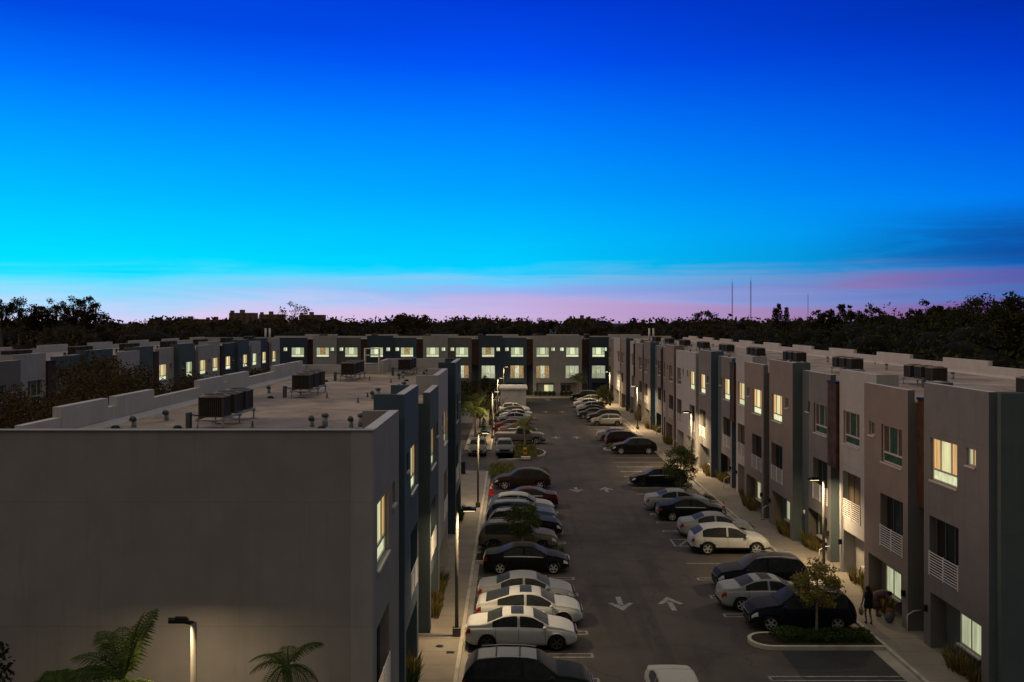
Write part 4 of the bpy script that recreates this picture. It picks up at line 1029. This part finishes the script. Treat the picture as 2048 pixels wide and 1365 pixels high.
car('hatch', PG, 12.6, 121.2, -1, 'grey hatchback parked nose out beyond a gap, far right row', 'rimd')
car('suv', PBR, 12.6, 125.4, -1, 'dark brown SUV behind the grey hatchback')
car('sedan', PDG, 11.6, 130.0, -1, 'dark grey sedan in front of the blue one, far right row')
car('sedan', PBL, 11.8, 134.6, -1, 'dark blue sedan beside the lit bush, far right row')
car('hatch', PW, 12.0, 140.0, -1, 'small white hatchback behind the lit bush')
car('sedan', PW, 12.2, 146.2, -1, 'white sedan three places from the end building')
car('hatch', PS, 13.0, 152.5, -1, 'silver hatchback near the end building')
car('suv', PB, 12.6, 159.0, -1, 'black off-road SUV in the last bay before the end building', 'rim')
car('sedan', PR, 14.4, 162.0, 1, 'small red car tucked in the far right corner', 'rimd')

# ------------------------------------------------------------------ islands, planting
def island(name, x0, x1, y0, y1, nose, h=.16):
    mb = MB(); n = 10; r_ = (y1 - y0) / 2; cy = (y0 + y1) / 2
    def outline(o):
        pts = []
        a0 = (x1 if nose > 0 else x0)
        for i in range(n + 1):
            t = -math.pi / 2 + math.pi * i / n
            pts.append((a0 + nose * (math.cos(t) * (r_ - o) - r_ * .9) , cy + math.sin(t) * (r_ - o)))
        far = x0 if nose > 0 else x1
        pts += [(far, cy + r_ - o), (far, cy - r_ + o)]
        return pts if nose > 0 else pts[::-1]
    o1, o2 = outline(0), outline(.16); N_ = len(o1)
    for i in range(N_):
        j = (i + 1) % N_
        mb.face([(*o1[i], .0), (*o1[j], 0), (*o1[j], h), (*o1[i], h)], M_kerb); mb.face([(*o1[i], h), (*o1[j], h), (*o2[j], h), (*o2[i], h)], M_kerb)
    structure(mb, name + '_kerb')
    mb = MB(); mb.face([(*p_, h - .03) for p_ in o2], mat('mulch', (.035, .025, .016), .95, .4, 3, bump=.8, bscale=15)); structure(mb, name + '_soil')
island('near_island', 10.2, 15.6, 38.45, 40.3, -1)
hedge('ground_cover', 11.2, 15.35, 38.9, 40.2, .42, 5200, .10, L_hedge, 'dense green ground cover on the near right island', 'shrubs', 3, .12)
island('left_island', -1.95, 3.3, 52.15, 54.15, 1)
hedge('ground_cover', -1.7, 3.1, 52.4, 54.0, .5, 4200, .11, L_hedge, 'dark green shrubs on the left island around the round tree', 'shrubs', 4, .12)
island('palm_island', .3, 3.2, 90.6, 100.4, 1)
hedge('ground_cover', .5, 2.7, 91.6, 99.6, .45, 5200, .15, L_olive, 'light green shrubs on the palm island', 'shrubs', 5, .12)
island('far_right_island', 9.95, 15.6, 97.4, 99.1, -1)
hedge('ground_cover', 10.4, 15.0, 97.6, 98.9, .7, 1600, .15, L_olive, 'small green bush patch between the black crossover and the maroon SUV', 'shrubs', 6, .12)
island('middle_right_island', 10.6, 15.6, 69.6, 71.6, -1)
hedge('ground_cover', 11.3, 15.2, 69.8, 71.4, .4, 1600, .12, L_hedge, 'low planting under the round tree of the right row', 'shrubs', 7, .12)
hedge('ground_cover', -1.9, .3, 80.2, 86.6, .55, 2600, .16, L_olive, 'clump of tall grass at the corner of the side lane', 'shrubs', 8, .02)
hedge('ground_cover', .9, 3.4, 82.8, 84.8, .35, 1500, .15, L_olive, 'low grass strip behind the dark brown crossover', 'shrubs', 9, .02)
for i, (x0, y0, x1, y1) in enumerate(((-5.3, 72, -4.4, 80),)):
    hedge('ground_cover', x0, x1, y0, y1, 1.2, 2600, .14, L_hedge, 'clipped hedge against the left building end', 'shrubs', 12, .1)

tree((13.15, 39.75, .12), 3.4, 1.12, .95, 2.25, 60, 55, .13, L_yellow, 'yellowing sparse young tree on the near right island', seed=21, tr=.055, bark=M_barkl, clr=.30)
tree((.66, 53.2, .12), 3.0, .98, 1.0, 2.15, 70, 70, .11, L_green, 'small dense round tree on the left island', seed=22, tr=.05, bark=M_barkl, clr=.30)
tree((13.0, 70.6, .12), 4.1, 1.25, 1.5, 2.6, 90, 70, .13, L_green, 'round green tree between cars of the right row', seed=23, tr=.06, clr=.36)
tree((13.9, 139.0, .1), 4, 1.5, 1.7, 2.2, 60, 50, .2, L_olive, 'lamp-lit bush tree in the far right row', seed=24, tr=.06, clr=.45)
tree((-1.2, 126.0, .1), 3, 1.0, .9, 2.6, 14, 14, .14, L_green, 'bare little sapling before the white service building', seed=25, tr=.04, clr=.25)
palm((1.55, 98.0, .1), 2.3, 16, 1.5, 'small lamp-lit palm on the palm island', 31, L_olive, droop=.9, tr=.11, leaflets=18, lw=.06)
palm((12.0, 164.8, .1), 3.0, 18, 1.9, 'palm beside the far end building by the last cars', 32, L_green, droop=.9, leaflets=16, lw=.08)
palm((-4.1, 108.0, .1), 3.2, 16, 2.2, 'arching palm left of the pavement beyond the side lane', 33, L_green, droop=1.1, leaflets=20, lw=.07)
palm((-6.9, 106.0, .1), 3.8, 14, 2.0, 'second palm close to the left building end', 34, L_palm, droop=1.0, leaflets=18, lw=.07)
for i, (x, y, h, r_, lm, l) in enumerate(((-5.6, 131, 5.6, 1.9, L_dark, 'dark bushy tree left of the far street lamp'), (-8.8, 128, 6.4, 2.2, L_dark, 'tallest dark tree behind the garden wall'), (-3.6, 138, 5.4, 1.5, L_dark, 'dark tree against the end building wall'),
        (-3.9, 117.5, 4.4, 1.5, L_olive, 'lamp-lit yellow green tree by the pavement'), (-6.9, 119, 4.6, 1.8, L_green, 'green tree between the garden wall and the palms'))):
    tree((x, y, .1), h, r_, h * .36, h * .62, 60, 50, .24, lm, l, seed=40 + i, tr=.09, clr=r_ * .36)
def cypress(x, y, h, r_, label, seed, lm=None):
    random.seed(seed); root = empty('cypress_tree', (x, y, .05), 0, label, 'tree'); c = MB()
    for i in range(int(520)):
        t = random.random(); rr = r_ * (1 - t) ** .6 * random.random() ** .5; a_ = random.uniform(0, 6.28); leaf(c, (math.cos(a_) * rr, math.sin(a_) * rr, .3 + t * (h - .3)), .2, lm or L_hedge, 1)
    t = MB(); t.tube([(0, 0, 0), (0, 0, h * .7)], [.06, .02], M_bark, 6); t.build('trunk', root); c.build('crown', root)
cypress(-3.05, 93.0 + 13, 2.6, .55, 'dark conical shrub beside the side-lane lamp', 50)
cypress(-2.55, 118.5, 2.9, .28, 'slim column shrub beside the far pavement', 51)
cypress(-2.0, 121.8, 3.2, .3, 'slim column shrub next to the silver sedan', 52)
# planting beds between the piers
GM = [grass_clump_mesh(110, .80, .45, L_grass, 1.4, s_) for s_ in (1, 2, 3)]
GM2 = [grass_clump_mesh(110, .80, .45, L_hedge, 1.4, s_) for s_ in (4, 5)]
random.seed(9)
for i, (x, a_, b_) in enumerate(GR):
    if i > 17: break
    rs = RU[i][4]
    c = a_ + 1.15 if rs > 0 else b_ - 1.15
    for k_ in range(2):
        o = inst('ornamental_grass', random.choice(GM), None, (x + .02 + random.uniform(-.1, .08), c + (k_ - .5) * 1.1, .12), (0, 0, R(90) + random.uniform(-.3, .3)), (random.uniform(.9, 1.2),) * 3)
        tag(o, f"{'nearer' if k_ == 0 else 'farther'} ornamental grass tuft at the {ORD[i]} unit of the right row", 'grass tuft', 'ornamental grass tufts along the right row')
for i, (x, a_, b_) in enumerate(GL):
    rs = LU[i][4]; c = a_ + 1.2 if rs > 0 else b_ - 1.2
    for k_ in range(2):
        o = inst('ornamental_grass', random.choice(GM2 + GM[:1]), None, (x - .02, c + (k_ - .5) * 1.1, .12), (0, 0, R(90) + random.uniform(-.3, .3)), (random.uniform(.9, 1.2),) * 3)
        tag(o, f"{'nearer' if k_ == 0 else 'farther'} grass tuft at the {ORD[i]} unit of the left building", 'grass tuft', 'grass tufts along the left building')
random.seed(13)
for i in range(7):
    o = inst('clipped_shrub', None); bpy.data.objects.remove(o)
sh = MB()
for _ in range(420):
    d = Vector((random.gauss(0, 1), random.gauss(0, 1), random.gauss(0, 1))).normalized() * random.random() ** .3; leaf(sh, (d.x * .42, d.y * .42, .45 + d.z * .45), .15, L_hedge)
SHM = sh.mesh('leaves')
for i, x in enumerate((4.6, 5.4, 6.2, 7.0, 7.8, 9.3, 10.1, 10.9)):
    tag(inst('clipped_shrub', SHM, None, (x, 167.4, .1), (0, 0, i)), f'{ORD[i]} round shrub from the left under the end building windows', 'shrub', 'round shrubs under the end building')

# near palms and tree at lower left (before the blank wall)
palm((-8.6, 20.6, 0), 5.5, 15, 1.55, 'large palm with an upright frond before the blank near wall', 61, L_palm, droop=1.05, rise=(.1, 1.5), leaflets=20, lw=.036)
palm((-5.15, 21.3, 0), 5.62, 11, 1.05, 'smaller palm right of the glowing lamp', 62, L_palm, droop=1.0, rise=(.15, 1.0), leaflets=17, lw=.024)
palm((-10.2, 20.6, 0), 5.2, 12, 1.7, 'low dark palm at the bottom left corner', 63, L_palm, droop=1.1, rise=(.0, .8), leaflets=30)
tree((-12.1, 20.2, 0), 7.2, 1.0, 1.4, 5.8, 70, 60, .13, L_dark, 'dark leafy tree cut by the left edge at the bottom', seed=64, tr=.1)
# courtyard trees behind the left building
for i, (x, y, h, r_, l) in enumerate(((-19.6, 44, 9.9, 3.6, 'wide dark courtyard tree nearest the left edge'), (-23.5, 52, 11.2, 4.2, 'tallest courtyard tree behind the near parapet'), (-27.5, 63, 11.0, 4.0, 'courtyard tree behind the tallest one'),
        (-20.3, 60, 10.0, 3.4, 'rounded courtyard tree beside the second parapet block'), (-19.8, 70, 9.8, 3.2, 'smaller courtyard tree farther along the parapet'), (-28, 47, 9.0, 3.8, 'low courtyard tree by the left picture edge'), (-31, 56, 9.4, 3.2, 'courtyard tree close to the far row wall'))):
    tree((x, y, 0), h, r_, h * .30, h * .70, 150, 95, .22, L_court, l, seed=70 + i, tr=.2, clr=r_ * .30, group='courtyard trees')

# ------------------------------------------------------------------ far trees
def forest(name, crowns, lm, label, seed, leaves=110, ls=.9):
    random.seed(seed); mb = MB()
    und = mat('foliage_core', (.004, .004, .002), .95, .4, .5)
    for i, (x, y, h, r_) in enumerate(crowns):
        zc = h - r_ * .8
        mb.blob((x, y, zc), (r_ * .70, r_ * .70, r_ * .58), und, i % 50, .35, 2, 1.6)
        mb.box((x - .2, y - .2, 0), (x + .2, y + .2, zc), M_bark)
        sd_ = Vector((i % 37, i % 23, 0))
        for _ in range(leaves):
            d = Vector((random.gauss(0, 1), random.gauss(0, 1), random.gauss(0, 1))).normalized()
            if d.z < -.5: continue
            w = 1 + .45 * noise.noise(d * 2.1 + sd_)
            w *= random.uniform(.86, 1.08)
            leaf(mb, (x + d.x * r_ * w, y + d.y * r_ * w, zc + d.z * r_ * .82 * w), ls, lm)
    return tag(mb.build(name), label, 'wood', kind='stuff')
random.seed(91)
cr = []
for i in range(230):
    y = 192 + random.random() ** 1.3 * 250; x = random.uniform(-1, 1) * (y * .60 + 20)
    h = 9.5 + random.random() * 3.2 + (y - 190) * .004
    if x > y * .2: h += .8
    cr.append((x, y, h, random.uniform(3.6, 6.2)))
forest('woodland', cr, L_far, 'dark wood stretching behind the end building to the horizon', 92, 150, 1.0)
cr = []
for i in range(90):
    y = random.uniform(45, 200); x = 37 + random.random() ** 1.2 * 55
    h = 9.2 + random.random() * 2.0 + (x - 36) * .10 + random.random() * 1.0
    cr.append((x, y, h, random.uniform(3.0, 5.2)))
forest('woodland', cr, L_farg, 'dark green wood beyond the right building', 93, 260, .62)
cr = []
for i in range(70):
    y = random.uniform(75, 230); x = -54 - random.random() ** 1.2 * 75
    cr.append((x, y, 10.5 + random.random() * 3.0, random.uniform(3.5, 5.8)))
forest('woodland', cr, L_far, 'dark wood beyond the far left row', 94, 220, .7)
# horizon strip of distant tree tops
cr = []
for i in range(260):
    y = random.uniform(450, 1200); x = random.uniform(-1, 1) * (y * .62)
    cr.append((x, y, 13.5 + random.random() * 3.0 * (y / 800) + (y - 450) * .0012, random.uniform(7, 13)))
forest('woodland', cr, L_far, 'distant line of tree tops on the horizon', 95, 60, 3.2)
# individual silhouettes
def sil(px, ptop, y, r_, label, seed, lm=L_far, ncl=70, nl=45, ls=.5, clr=None, rz=None):
    x = (px - 1021) * y / 1850; z = 13.7 + (642 - ptop) * y / 1850
    tree((x, y, 0), z, r_, rz or z * .22, z - (rz or z * .22), ncl, nl, ls, lm, label, seed=seed, tr=.25, clr=clr or r_ * .22, limbs=10)
for k_, (px, pt, r_, l) in enumerate(((4, 596, 1.5, 'open-crowned tree cut by the left edge of the skyline'), (38, 598, 1.5, 'narrow clumpy tree second from the left on the skyline'), (62, 603, 1.4, 'narrow clumpy tree third from the left on the skyline'), (83, 606, 1.2, 'slimmest tree of the left skyline group'),
        (113, 601, 1.6, 'irregular tree in the middle of the left skyline group'), (146, 594, 1.8, 'tallest clumpy tree of the left skyline group'), (168, 593, 1.8, 'twin of the tallest tree on the left skyline'), (190, 602, 1.5, 'rightmost tree of the left skyline group'))):
    sil(px, pt, 150, r_ * 1.25, l, 101 + k_, ncl=26, nl=80, ls=.30, clr=.66, rz=2.5)
sil(820, 629, 320, 7.5, 'flat-topped tree left of centre on the skyline', 116, ncl=70, nl=40, ls=.8, rz=2.5)
sil(590, 602, 300, 6.8, 'airy tree rising beside the distant blocks', 106, ncl=60, nl=22, ls=.6, clr=1.3, rz=6)
sil(1411, 623, 300, 5.2, 'wide-topped tree on the right skyline', 107, ncl=60, nl=30, ls=.7)
sil(1650, 614, 190, 2.6, 'narrow ragged tree right of the pines', 108, L_farg)
sil(1690, 612, 190, 3.0, 'ragged twin-topped tree on the right skyline', 109, L_farg)
sil(1738, 610, 185, 2.9, 'bushy tree left of the gap on the right skyline', 110, L_farg)
sil(1855, 606, 165, 3.6, 'tall feathery tree on the right skyline', 111, L_farg, ncl=90)
sil(1880, 609, 160, 3.0, 'feathery tree beside the tall one on the right skyline', 112, L_farg)
sil(1975, 598, 130, 5.6, 'great round tree crown near the right edge', 113, L_farg, ncl=150, nl=70, ls=.45)
sil(2035, 597, 118, 5.0, 'dark crown cut by the right edge', 114, L_farg, ncl=140, nl=70, ls=.45)
sil(1925, 622, 140, 4.6, 'rounded tree sloping down from the great crown', 115, L_farg, ncl=110, nl=60, ls=.45)
def pine(px, ptop, y, label, seed, r_=2.0):
    random.seed(seed); x = (px - 1021) * y / 1850; z = 13.7 + (642 - ptop) * y / 1850
    root = empty('pine_tree', (x, y, 0), 0, label, 'tree'); t = MB(); t.tube([(0, 0, 0), (0, 0, z)], [.3, .04], M_bark, 7); t.build('trunk', root); c = MB()
    for k_ in range(22):
        zz = z * (.35 + .64 * k_ / 22); rr = r_ * (1 - k_ / 24) + .25
        for b_ in range(6):
            a_ = b_ * 1.047 + k_ * .5; c.tube([(0, 0, zz), (math.cos(a_) * rr, math.sin(a_) * rr, zz + .1 * rr)], [.05, .02], M_bark, 4)
            for _ in range(9):
                q = random.uniform(.3, 1); leaf(c, (math.cos(a_) * rr * q, math.sin(a_) * rr * q, zz + random.uniform(-.2, .3)), .5, L_farg)
    c.build('crown', root)
pine(1550, 614, 240, 'left and shortest of the three pointed pines', 120); pine(1558, 605, 240, 'tallest of the three pointed pines', 121, 2.2); pine(1573, 613, 240, 'right one of the three pointed pines', 122)

# distant buildings and masts
def block(px0, px1, ptop, y, label, fl=6):
    x0, x1 = ((p_ - 1021) * y / 1850 for p_ in (px0, px1)); z = 13.7 + (642 - ptop) * y / 1850
    mw = mat('distant_block_wall', (.17, .11, .075), .9, .1, .1); root = empty('distant_building', (x0, y, 0), 0, label, 'building')
    b = MB(); w = x1 - x0; b.box((0, 0, 0), (w, 18, z), mw); b.box((w * .02, 2, z), (w * .10, 10, z + 2.2), mw); b.box((w * .42, 2, z), (w * .55, 10, z + 3), mw); b.build('wall', root)
    n = max(3, int(w / 5))
    for r_ in range(fl):
        m = MB(); z_ = z - 2.6 - r_ * 3.1
        for i in range(n): m.box((w * (i + .25) / n, -.08, z_), (w * (i + .75) / n, -.01, z_ + 1.5), M_curt)
        m.build('window_band', root)
block(458, 506, 626, 900, 'squat distant tower block on the left horizon'); block(518, 562, 629, 950, 'long distant block beside the airy tree'); block(598, 645, 630, 960, 'distant block right of the airy tree')
block(352, 404, 638.5, 1000, 'lowest distant block left of the tower', 2); block(410, 448, 639.5, 980, 'low roof between the distant blocks', 2)
block(1139, 1192, 637, 900, 'pale long distant roof at the centre of the horizon', 2)
def mast(px, ptop, y, label, r_=.5):
    x = (px - 1021) * y / 1850; z = 13.7 + (642 - ptop) * y / 1850
    root = empty('radio_mast', (x, y, 0), 0, label, 'radio mast'); m = MB(); mm = mat('mast_steel', (.10, .06, .07), .6)
    for a_ in (0, 2.09, 4.19): m.tube([(math.cos(a_) * r_, math.sin(a_) * r_, 0), (math.cos(a_) * r_, math.sin(a_) * r_, z)], .13, mm, 4)
    k_ = 0
    while k_ < z - 3:
        for a_ in (0, 2.09, 4.19): m.tube([(math.cos(a_) * r_, math.sin(a_) * r_, k_), (math.cos(a_ + 2.09) * r_, math.sin(a_ + 2.09) * r_, k_ + 3)], .07, mm, 3)
        k_ += 3
    m.tube([(0, 0, z), (0, 0, z + 4)], .12, mm, 4); m.build('lattice', root)
mast(1464.5, 566, 900, 'left radio mast on the right horizon'); mast(1501.5, 562, 900, 'right radio mast on the right horizon'); mast(1616, 590, 1500, 'faint third radio mast far to the right', .4)

# ------------------------------------------------------------------ small things
def cone(x, y, s, label):
    root = empty('traffic_cone', (x, y, .004), 0, label, 'traffic cone', 'traffic cones'); mo = mat('cone_orange', (.42, .035, .015), .5); b = MB(); b.box((-.19 * s, -.19 * s, 0), (.19 * s, .19 * s, .035), mo); b.build('base', root)
    c = MB(); c.lathe([(.14 * s, .035), (.10 * s, .30 * s), (.075 * s, .42 * s)], mo, 16); c.lathe([(.0755 * s, .42 * s), (.055 * s, .55 * s)], mat('reflective_band', (.6, .6, .6), .4), 16); c.lathe([(.055 * s, .55 * s), (.03 * s, .72 * s), (0.001, .73 * s)], mo, 16); c.build('cone', root)
cone(-1.55, 72.6, 1.25, 'nearer red traffic cone at the kerb of the left row'); cone(-1.5, 74.0, 1.2, 'farther red traffic cone at the kerb of the left row')
cone(15.25, 66.2, 1.1, 'red traffic cone at the right kerb before the silver-blue sedan')
# yellow post sign on the palm island, bin, pavement posts
mb = MB(); mb.box((-.16, -.12, .35), (.16, .12, 1.0), mat('yellow_paint', (.55, .28, .02), .5)); mb.tube([(0, 0, 0), (0, 0, .36)], .05, M_dark, 8); mb.box((-.13, -.125, .62), (.13, -.121, .8), M_dark); o = mb.build('utility_pedestal'); o.location = (1.45, 91.8, .1); tag(o, 'yellow utility pedestal at the nose of the palm island', 'utility box')
mb = MB(); mb.box((-.45, -.2, 0), (.45, .2, .22), M_white); o = mb.build('concrete_pad'); o.location = (1.5, 90.95, .13); tag(o, 'small white concrete block on the palm island', 'block')
bn = empty('wheelie_bin', (-4.3, 82.2, .12), 0, 'dark wheeled bin at the corner of the left building', 'bin'); mb = MB()
for i_ in range(1): mb.box((-.28, -.32, .08), (.28, .32, 1.0), M_plastic)
mb.build('body', bn); mb = MB(); mb.box((-.3, -.36, 1.003), (.3, .36, 1.07), M_plastic); mb.build('lid', bn); mb = MB(); mb.lathe([(0.001, -.3), (.1, -.3), (.1, .3), (0.001, .3)], M_tyre, 14, 'y', (.2, 0, .1)); mb.build('wheel', bn)
# small wall lanterns on piers of right building (parts) and wall signs
for i, (x, a_, b_) in enumerate(GR[:8]):
    o = inst('wall_lantern', LANT, right_b, (-a_ + .3 if RU[i][4] < 0 else -b_ - .3, RU[i][2], 1.55))
sg = empty('wall_sign', (19.55, 33.44, 1.2), 0, 'red sign over a dark plate on the blue end wall at the right edge', 'sign')
mb = MB(); mb.box((-.42, -.03, .42), (.42, -.002, .72), mat('sign_red', (.16, .02, .02), .5)); mb.build('panel', sg)
mb = MB(); mb.box((-.42, -.03, -.25), (.42, -.002, .25), M_dark); mb.box((-.30, -.036, -.15), (.30, -.031, .15), mat('sign_grey', (.09, .09, .09), .6)); mb.build('panel', sg)
# slim path light by the fourth unit
mb = MB(); mb.tube([(0, 0, 0), (0, 0, 1.9)], .03, M_dark, 8); mb.tube([(0, 0, 1.9), (0, 0, 2.15)], .055, M_white, 8); o = mb.build('path_post'); o.location = (17.75, 55.9, .12); tag(o, 'slim dark post with white top beside the blue unit on the right', 'post')

# ------------------------------------------------------------------ people
def skinned(name, parent, verts, edges, radii, m, sub=1):
    me = bpy.data.meshes.new(name); me.from_pydata(verts, edges, []); me.materials.append(m)
    o = inst(name, me, parent)
    o.modifiers.new('skin', 'SKIN').use_smooth_shade = True
    if not me.skin_vertices: me.skin_vertices.new(name='')
    for i, r_ in enumerate(radii):
        sv = me.skin_vertices[0].data[i]; rr = r_ if isinstance(r_, tuple) else (r_, r_); sv.radius = rr; sv.use_root = (i == 0)
    s_ = o.modifiers.new('sub', 'SUBSURF'); s_.levels = sub; s_.render_levels = sub
    return o
M_skin = mat('skin', (.20, .11, .075), .6); M_hair = mat('hair_black', (.008, .007, .008), .5); M_top = mat('dark_cloth', (.014, .013, .020), .85); M_shoe = mat('shoe', (.06, .035, .03), .6)
M_dress = mat('patterned_maroon_cloth', (.10, .055, .06), .85, .6, 14)
def figure(root, J, skin):
    """J: dict of joints. one continuous body with fingers"""
    V = []; E = []; Rr = []
    def add(p, r_, par=None):
        V.append(tuple(p)); Rr.append(r_)
        if par is not None: E.append((par, len(V) - 1))
        return len(V) - 1
    pel = add(J['pelvis'], (.145, .11)); ch = add(J['waist'], (.125, .095), pel); c2 = add(J['chest'], (.15, .105), ch); nk = add(J['neck'], .055, c2); hd = add(J['head'], .088, nk); tp = add(J['crown'], .075, hd)
    fc = (Vector(J['head']) + Vector(J['face']) * .085); add(fc, .03, hd)   # face and nose
    for s_ in ('L', 'R'):
        h = add(J['hip' + s_], .088, pel); kn = add(J['knee' + s_], .055, h); an = add(J['ankle' + s_], .037, kn); add(J['toe' + s_], .034, an)
        sh_ = add(J['shoulder' + s_], .052, c2); el = add(J['elbow' + s_], .038, sh_); wr = add(J['wrist' + s_], .026, el)
        d = (Vector(J['wrist' + s_]) - Vector(J['elbow' + s_])).normalized(); a_ = d.orthogonal().normalized()
        pm = add(Vector(J['wrist' + s_]) + d * .06, (.036, .018), wr)
        for k_ in range(4):
            f1 = add(Vector(V[pm]) + d * .035 + a_ * (k_ - 1.5) * .021, .009, pm); add(Vector(V[f1]) + d * (.045, .055, .05, .04)[k_] * .9 + Vector((0, 0, -.005)), .008, f1)
        t1 = add(Vector(J['wrist' + s_]) + d * .03 + a_ * .04, .010, wr); add(Vector(V[t1]) + d * .03 + a_ * .012, .009, t1)
    return skinned('body', root, V, E, Rr, skin, 1)
# walker, seen from behind, moving away
wk = empty('person', (16.05, 41.5, .12), R(8), 'woman in dark top with long black hair walking away, beige bag at her side', 'person')
J = dict(pelvis=(0, 0, .92), waist=(0, .01, 1.08), chest=(0, .02, 1.30), neck=(0, .03, 1.44), head=(0, .06, 1.55), crown=(0, .05, 1.60), face=(0, 1, 0),
  hipL=(-.09, 0, .86), kneeL=(-.09, .10, .48), ankleL=(-.07, .02, .09), toeL=(-.07, .16, .04), hipR=(.09, 0, .86), kneeR=(.09, .03, .48), ankleR=(.08, -.16, .12), toeR=(.08, -.03, .04),
  shoulderL=(-.18, .02, 1.36), elbowL=(-.25, .0, 1.10), wristL=(-.27, .05, .86), shoulderR=(.18, .02, 1.36), elbowR=(.24, -.03, 1.10), wristR=(.22, .10, .90))
figure(wk, J, M_skin)
cl = MB(); cl.lathe([(.20, .70), (.205, .78), (.19, .92), (.165, 1.08), (.19, 1.28), (.20, 1.37), (.12, 1.43), (.07, 1.45)], M_top, 18); o = cl.build('dress', wk); o.scale = (1, .72, 1)
hr = MB(); hr.blob((0, .02, 1.57), (.115, .12, .13), M_hair, 3, .1); hr.blob((0, -.05, 1.38), (.13, .07, .22), M_hair, 5, .2); hr.build('hair', wk)
for s_, (x, y, z) in (('L', (-.07, .08, .03)), ('R', (.08, -.10, .04))):
    f = MB(); f.blob((x, y, z), (.045, .12, .035), M_shoe, 2, .05); f.build('shoe', wk)
bg_ = MB(); bg_.blob((0, 0, .18), (.10, .17, .20), mat('beige_canvas', (.22, .17, .11), .85), 7, .12); bg_.tube([(0, -.1, .34), (.01, -.03, .52), (.01, .03, .52), (0, .1, .34)], .012, M_shoe, 6)
o = bg_.build('hand_bag'); o.location = (15.74, 41.52, .50); tag(o, 'beige shoulder bag hanging beside the walking woman', 'bag')
# second person bending over
bp_ = empty('person', (16.95, 42.6, .12), R(0), 'person in patterned maroon clothes bending over by the lit ground window', 'person')
J = dict(pelvis=(-.12, 0, .88), waist=(.06, .0, .98), chest=(.28, 0, 1.0), neck=(.42, 0, .99), head=(.53, 0, .98), crown=(.58, 0, 1.0), face=(.5, 0, -.86),
  hipL=(-.12, -.1, .84), kneeL=(-.04, -.12, .46), ankleL=(-.12, -.12, .08), toeL=(.02, -.12, .03), hipR=(-.12, .1, .84), kneeR=(.02, .12, .46), ankleR=(-.06, .12, .08), toeR=(.08, .12, .03),
  shoulderL=(.30, -.18, .98), elbowL=(.34, -.19, .70), wristL=(.44, -.14, .48), shoulderR=(.30, .18, .98), elbowR=(.36, .2, .70), wristR=(.48, .14, .48))
figure(bp_, J, M_skin)
cl = MB(); cl.tube([(.36, 0, .99), (.22, 0, 1.0), (.02, 0, .97), (-.14, 0, .88), (-.14, 0, .62), (-.12, 0, .38)], [.16, .20, .19, .22, .23, .25], M_dress, 16); cl.tube([(.30, -.17, .98), (.34, -.19, .72)], [.07, .055], M_dress, 8); cl.tube([(.30, .17, .98), (.36, .2, .72)], [.07, .055], M_dress, 8); cl.build('dress', bp_)
hr = MB(); hr.blob((.52, 0, 1.03), (.115, .10, .10), M_hair, 4, .12); hr.blob((.42, 0, 1.08), (.06, .06, .05), M_hair, 5, .1); hr.build('hair', bp_)
f = MB(); f.blob((-.04, -.12, .03), (.12, .045, .035), M_shoe, 2, .05); f.blob((.02, .12, .03), (.12, .045, .035), M_shoe, 2, .05); f.build('shoe', bp_)
ob = MB(); ob.blob((0, 0, .2), (.20, .16, .21), mat('orange_cloth', (.28, .10, .03), .8), 3, .2); ob.tube([(-.08, 0, .36), (0, 0, .46), (.08, 0, .36)], .012, M_shoe, 6); o = ob.build('shopping_bag'); o.location = (17.42, 42.5, .12); tag(o, 'orange bag on the pavement under the bending person', 'bag')
gb = MB(); gb.blob((0, 0, .24), (.20, .17, .26), mat('grey_cloth', (.10, .11, .12), .8), 5, .2); gb.tube([(-.08, 0, .45), (0, 0, .55), (.08, 0, .45)], .012, M_shoe, 6); o = gb.build('shopping_bag'); o.location = (17.05, 41.6, .12); tag(o, 'grey bag on the pavement beside the bending person', 'bag')
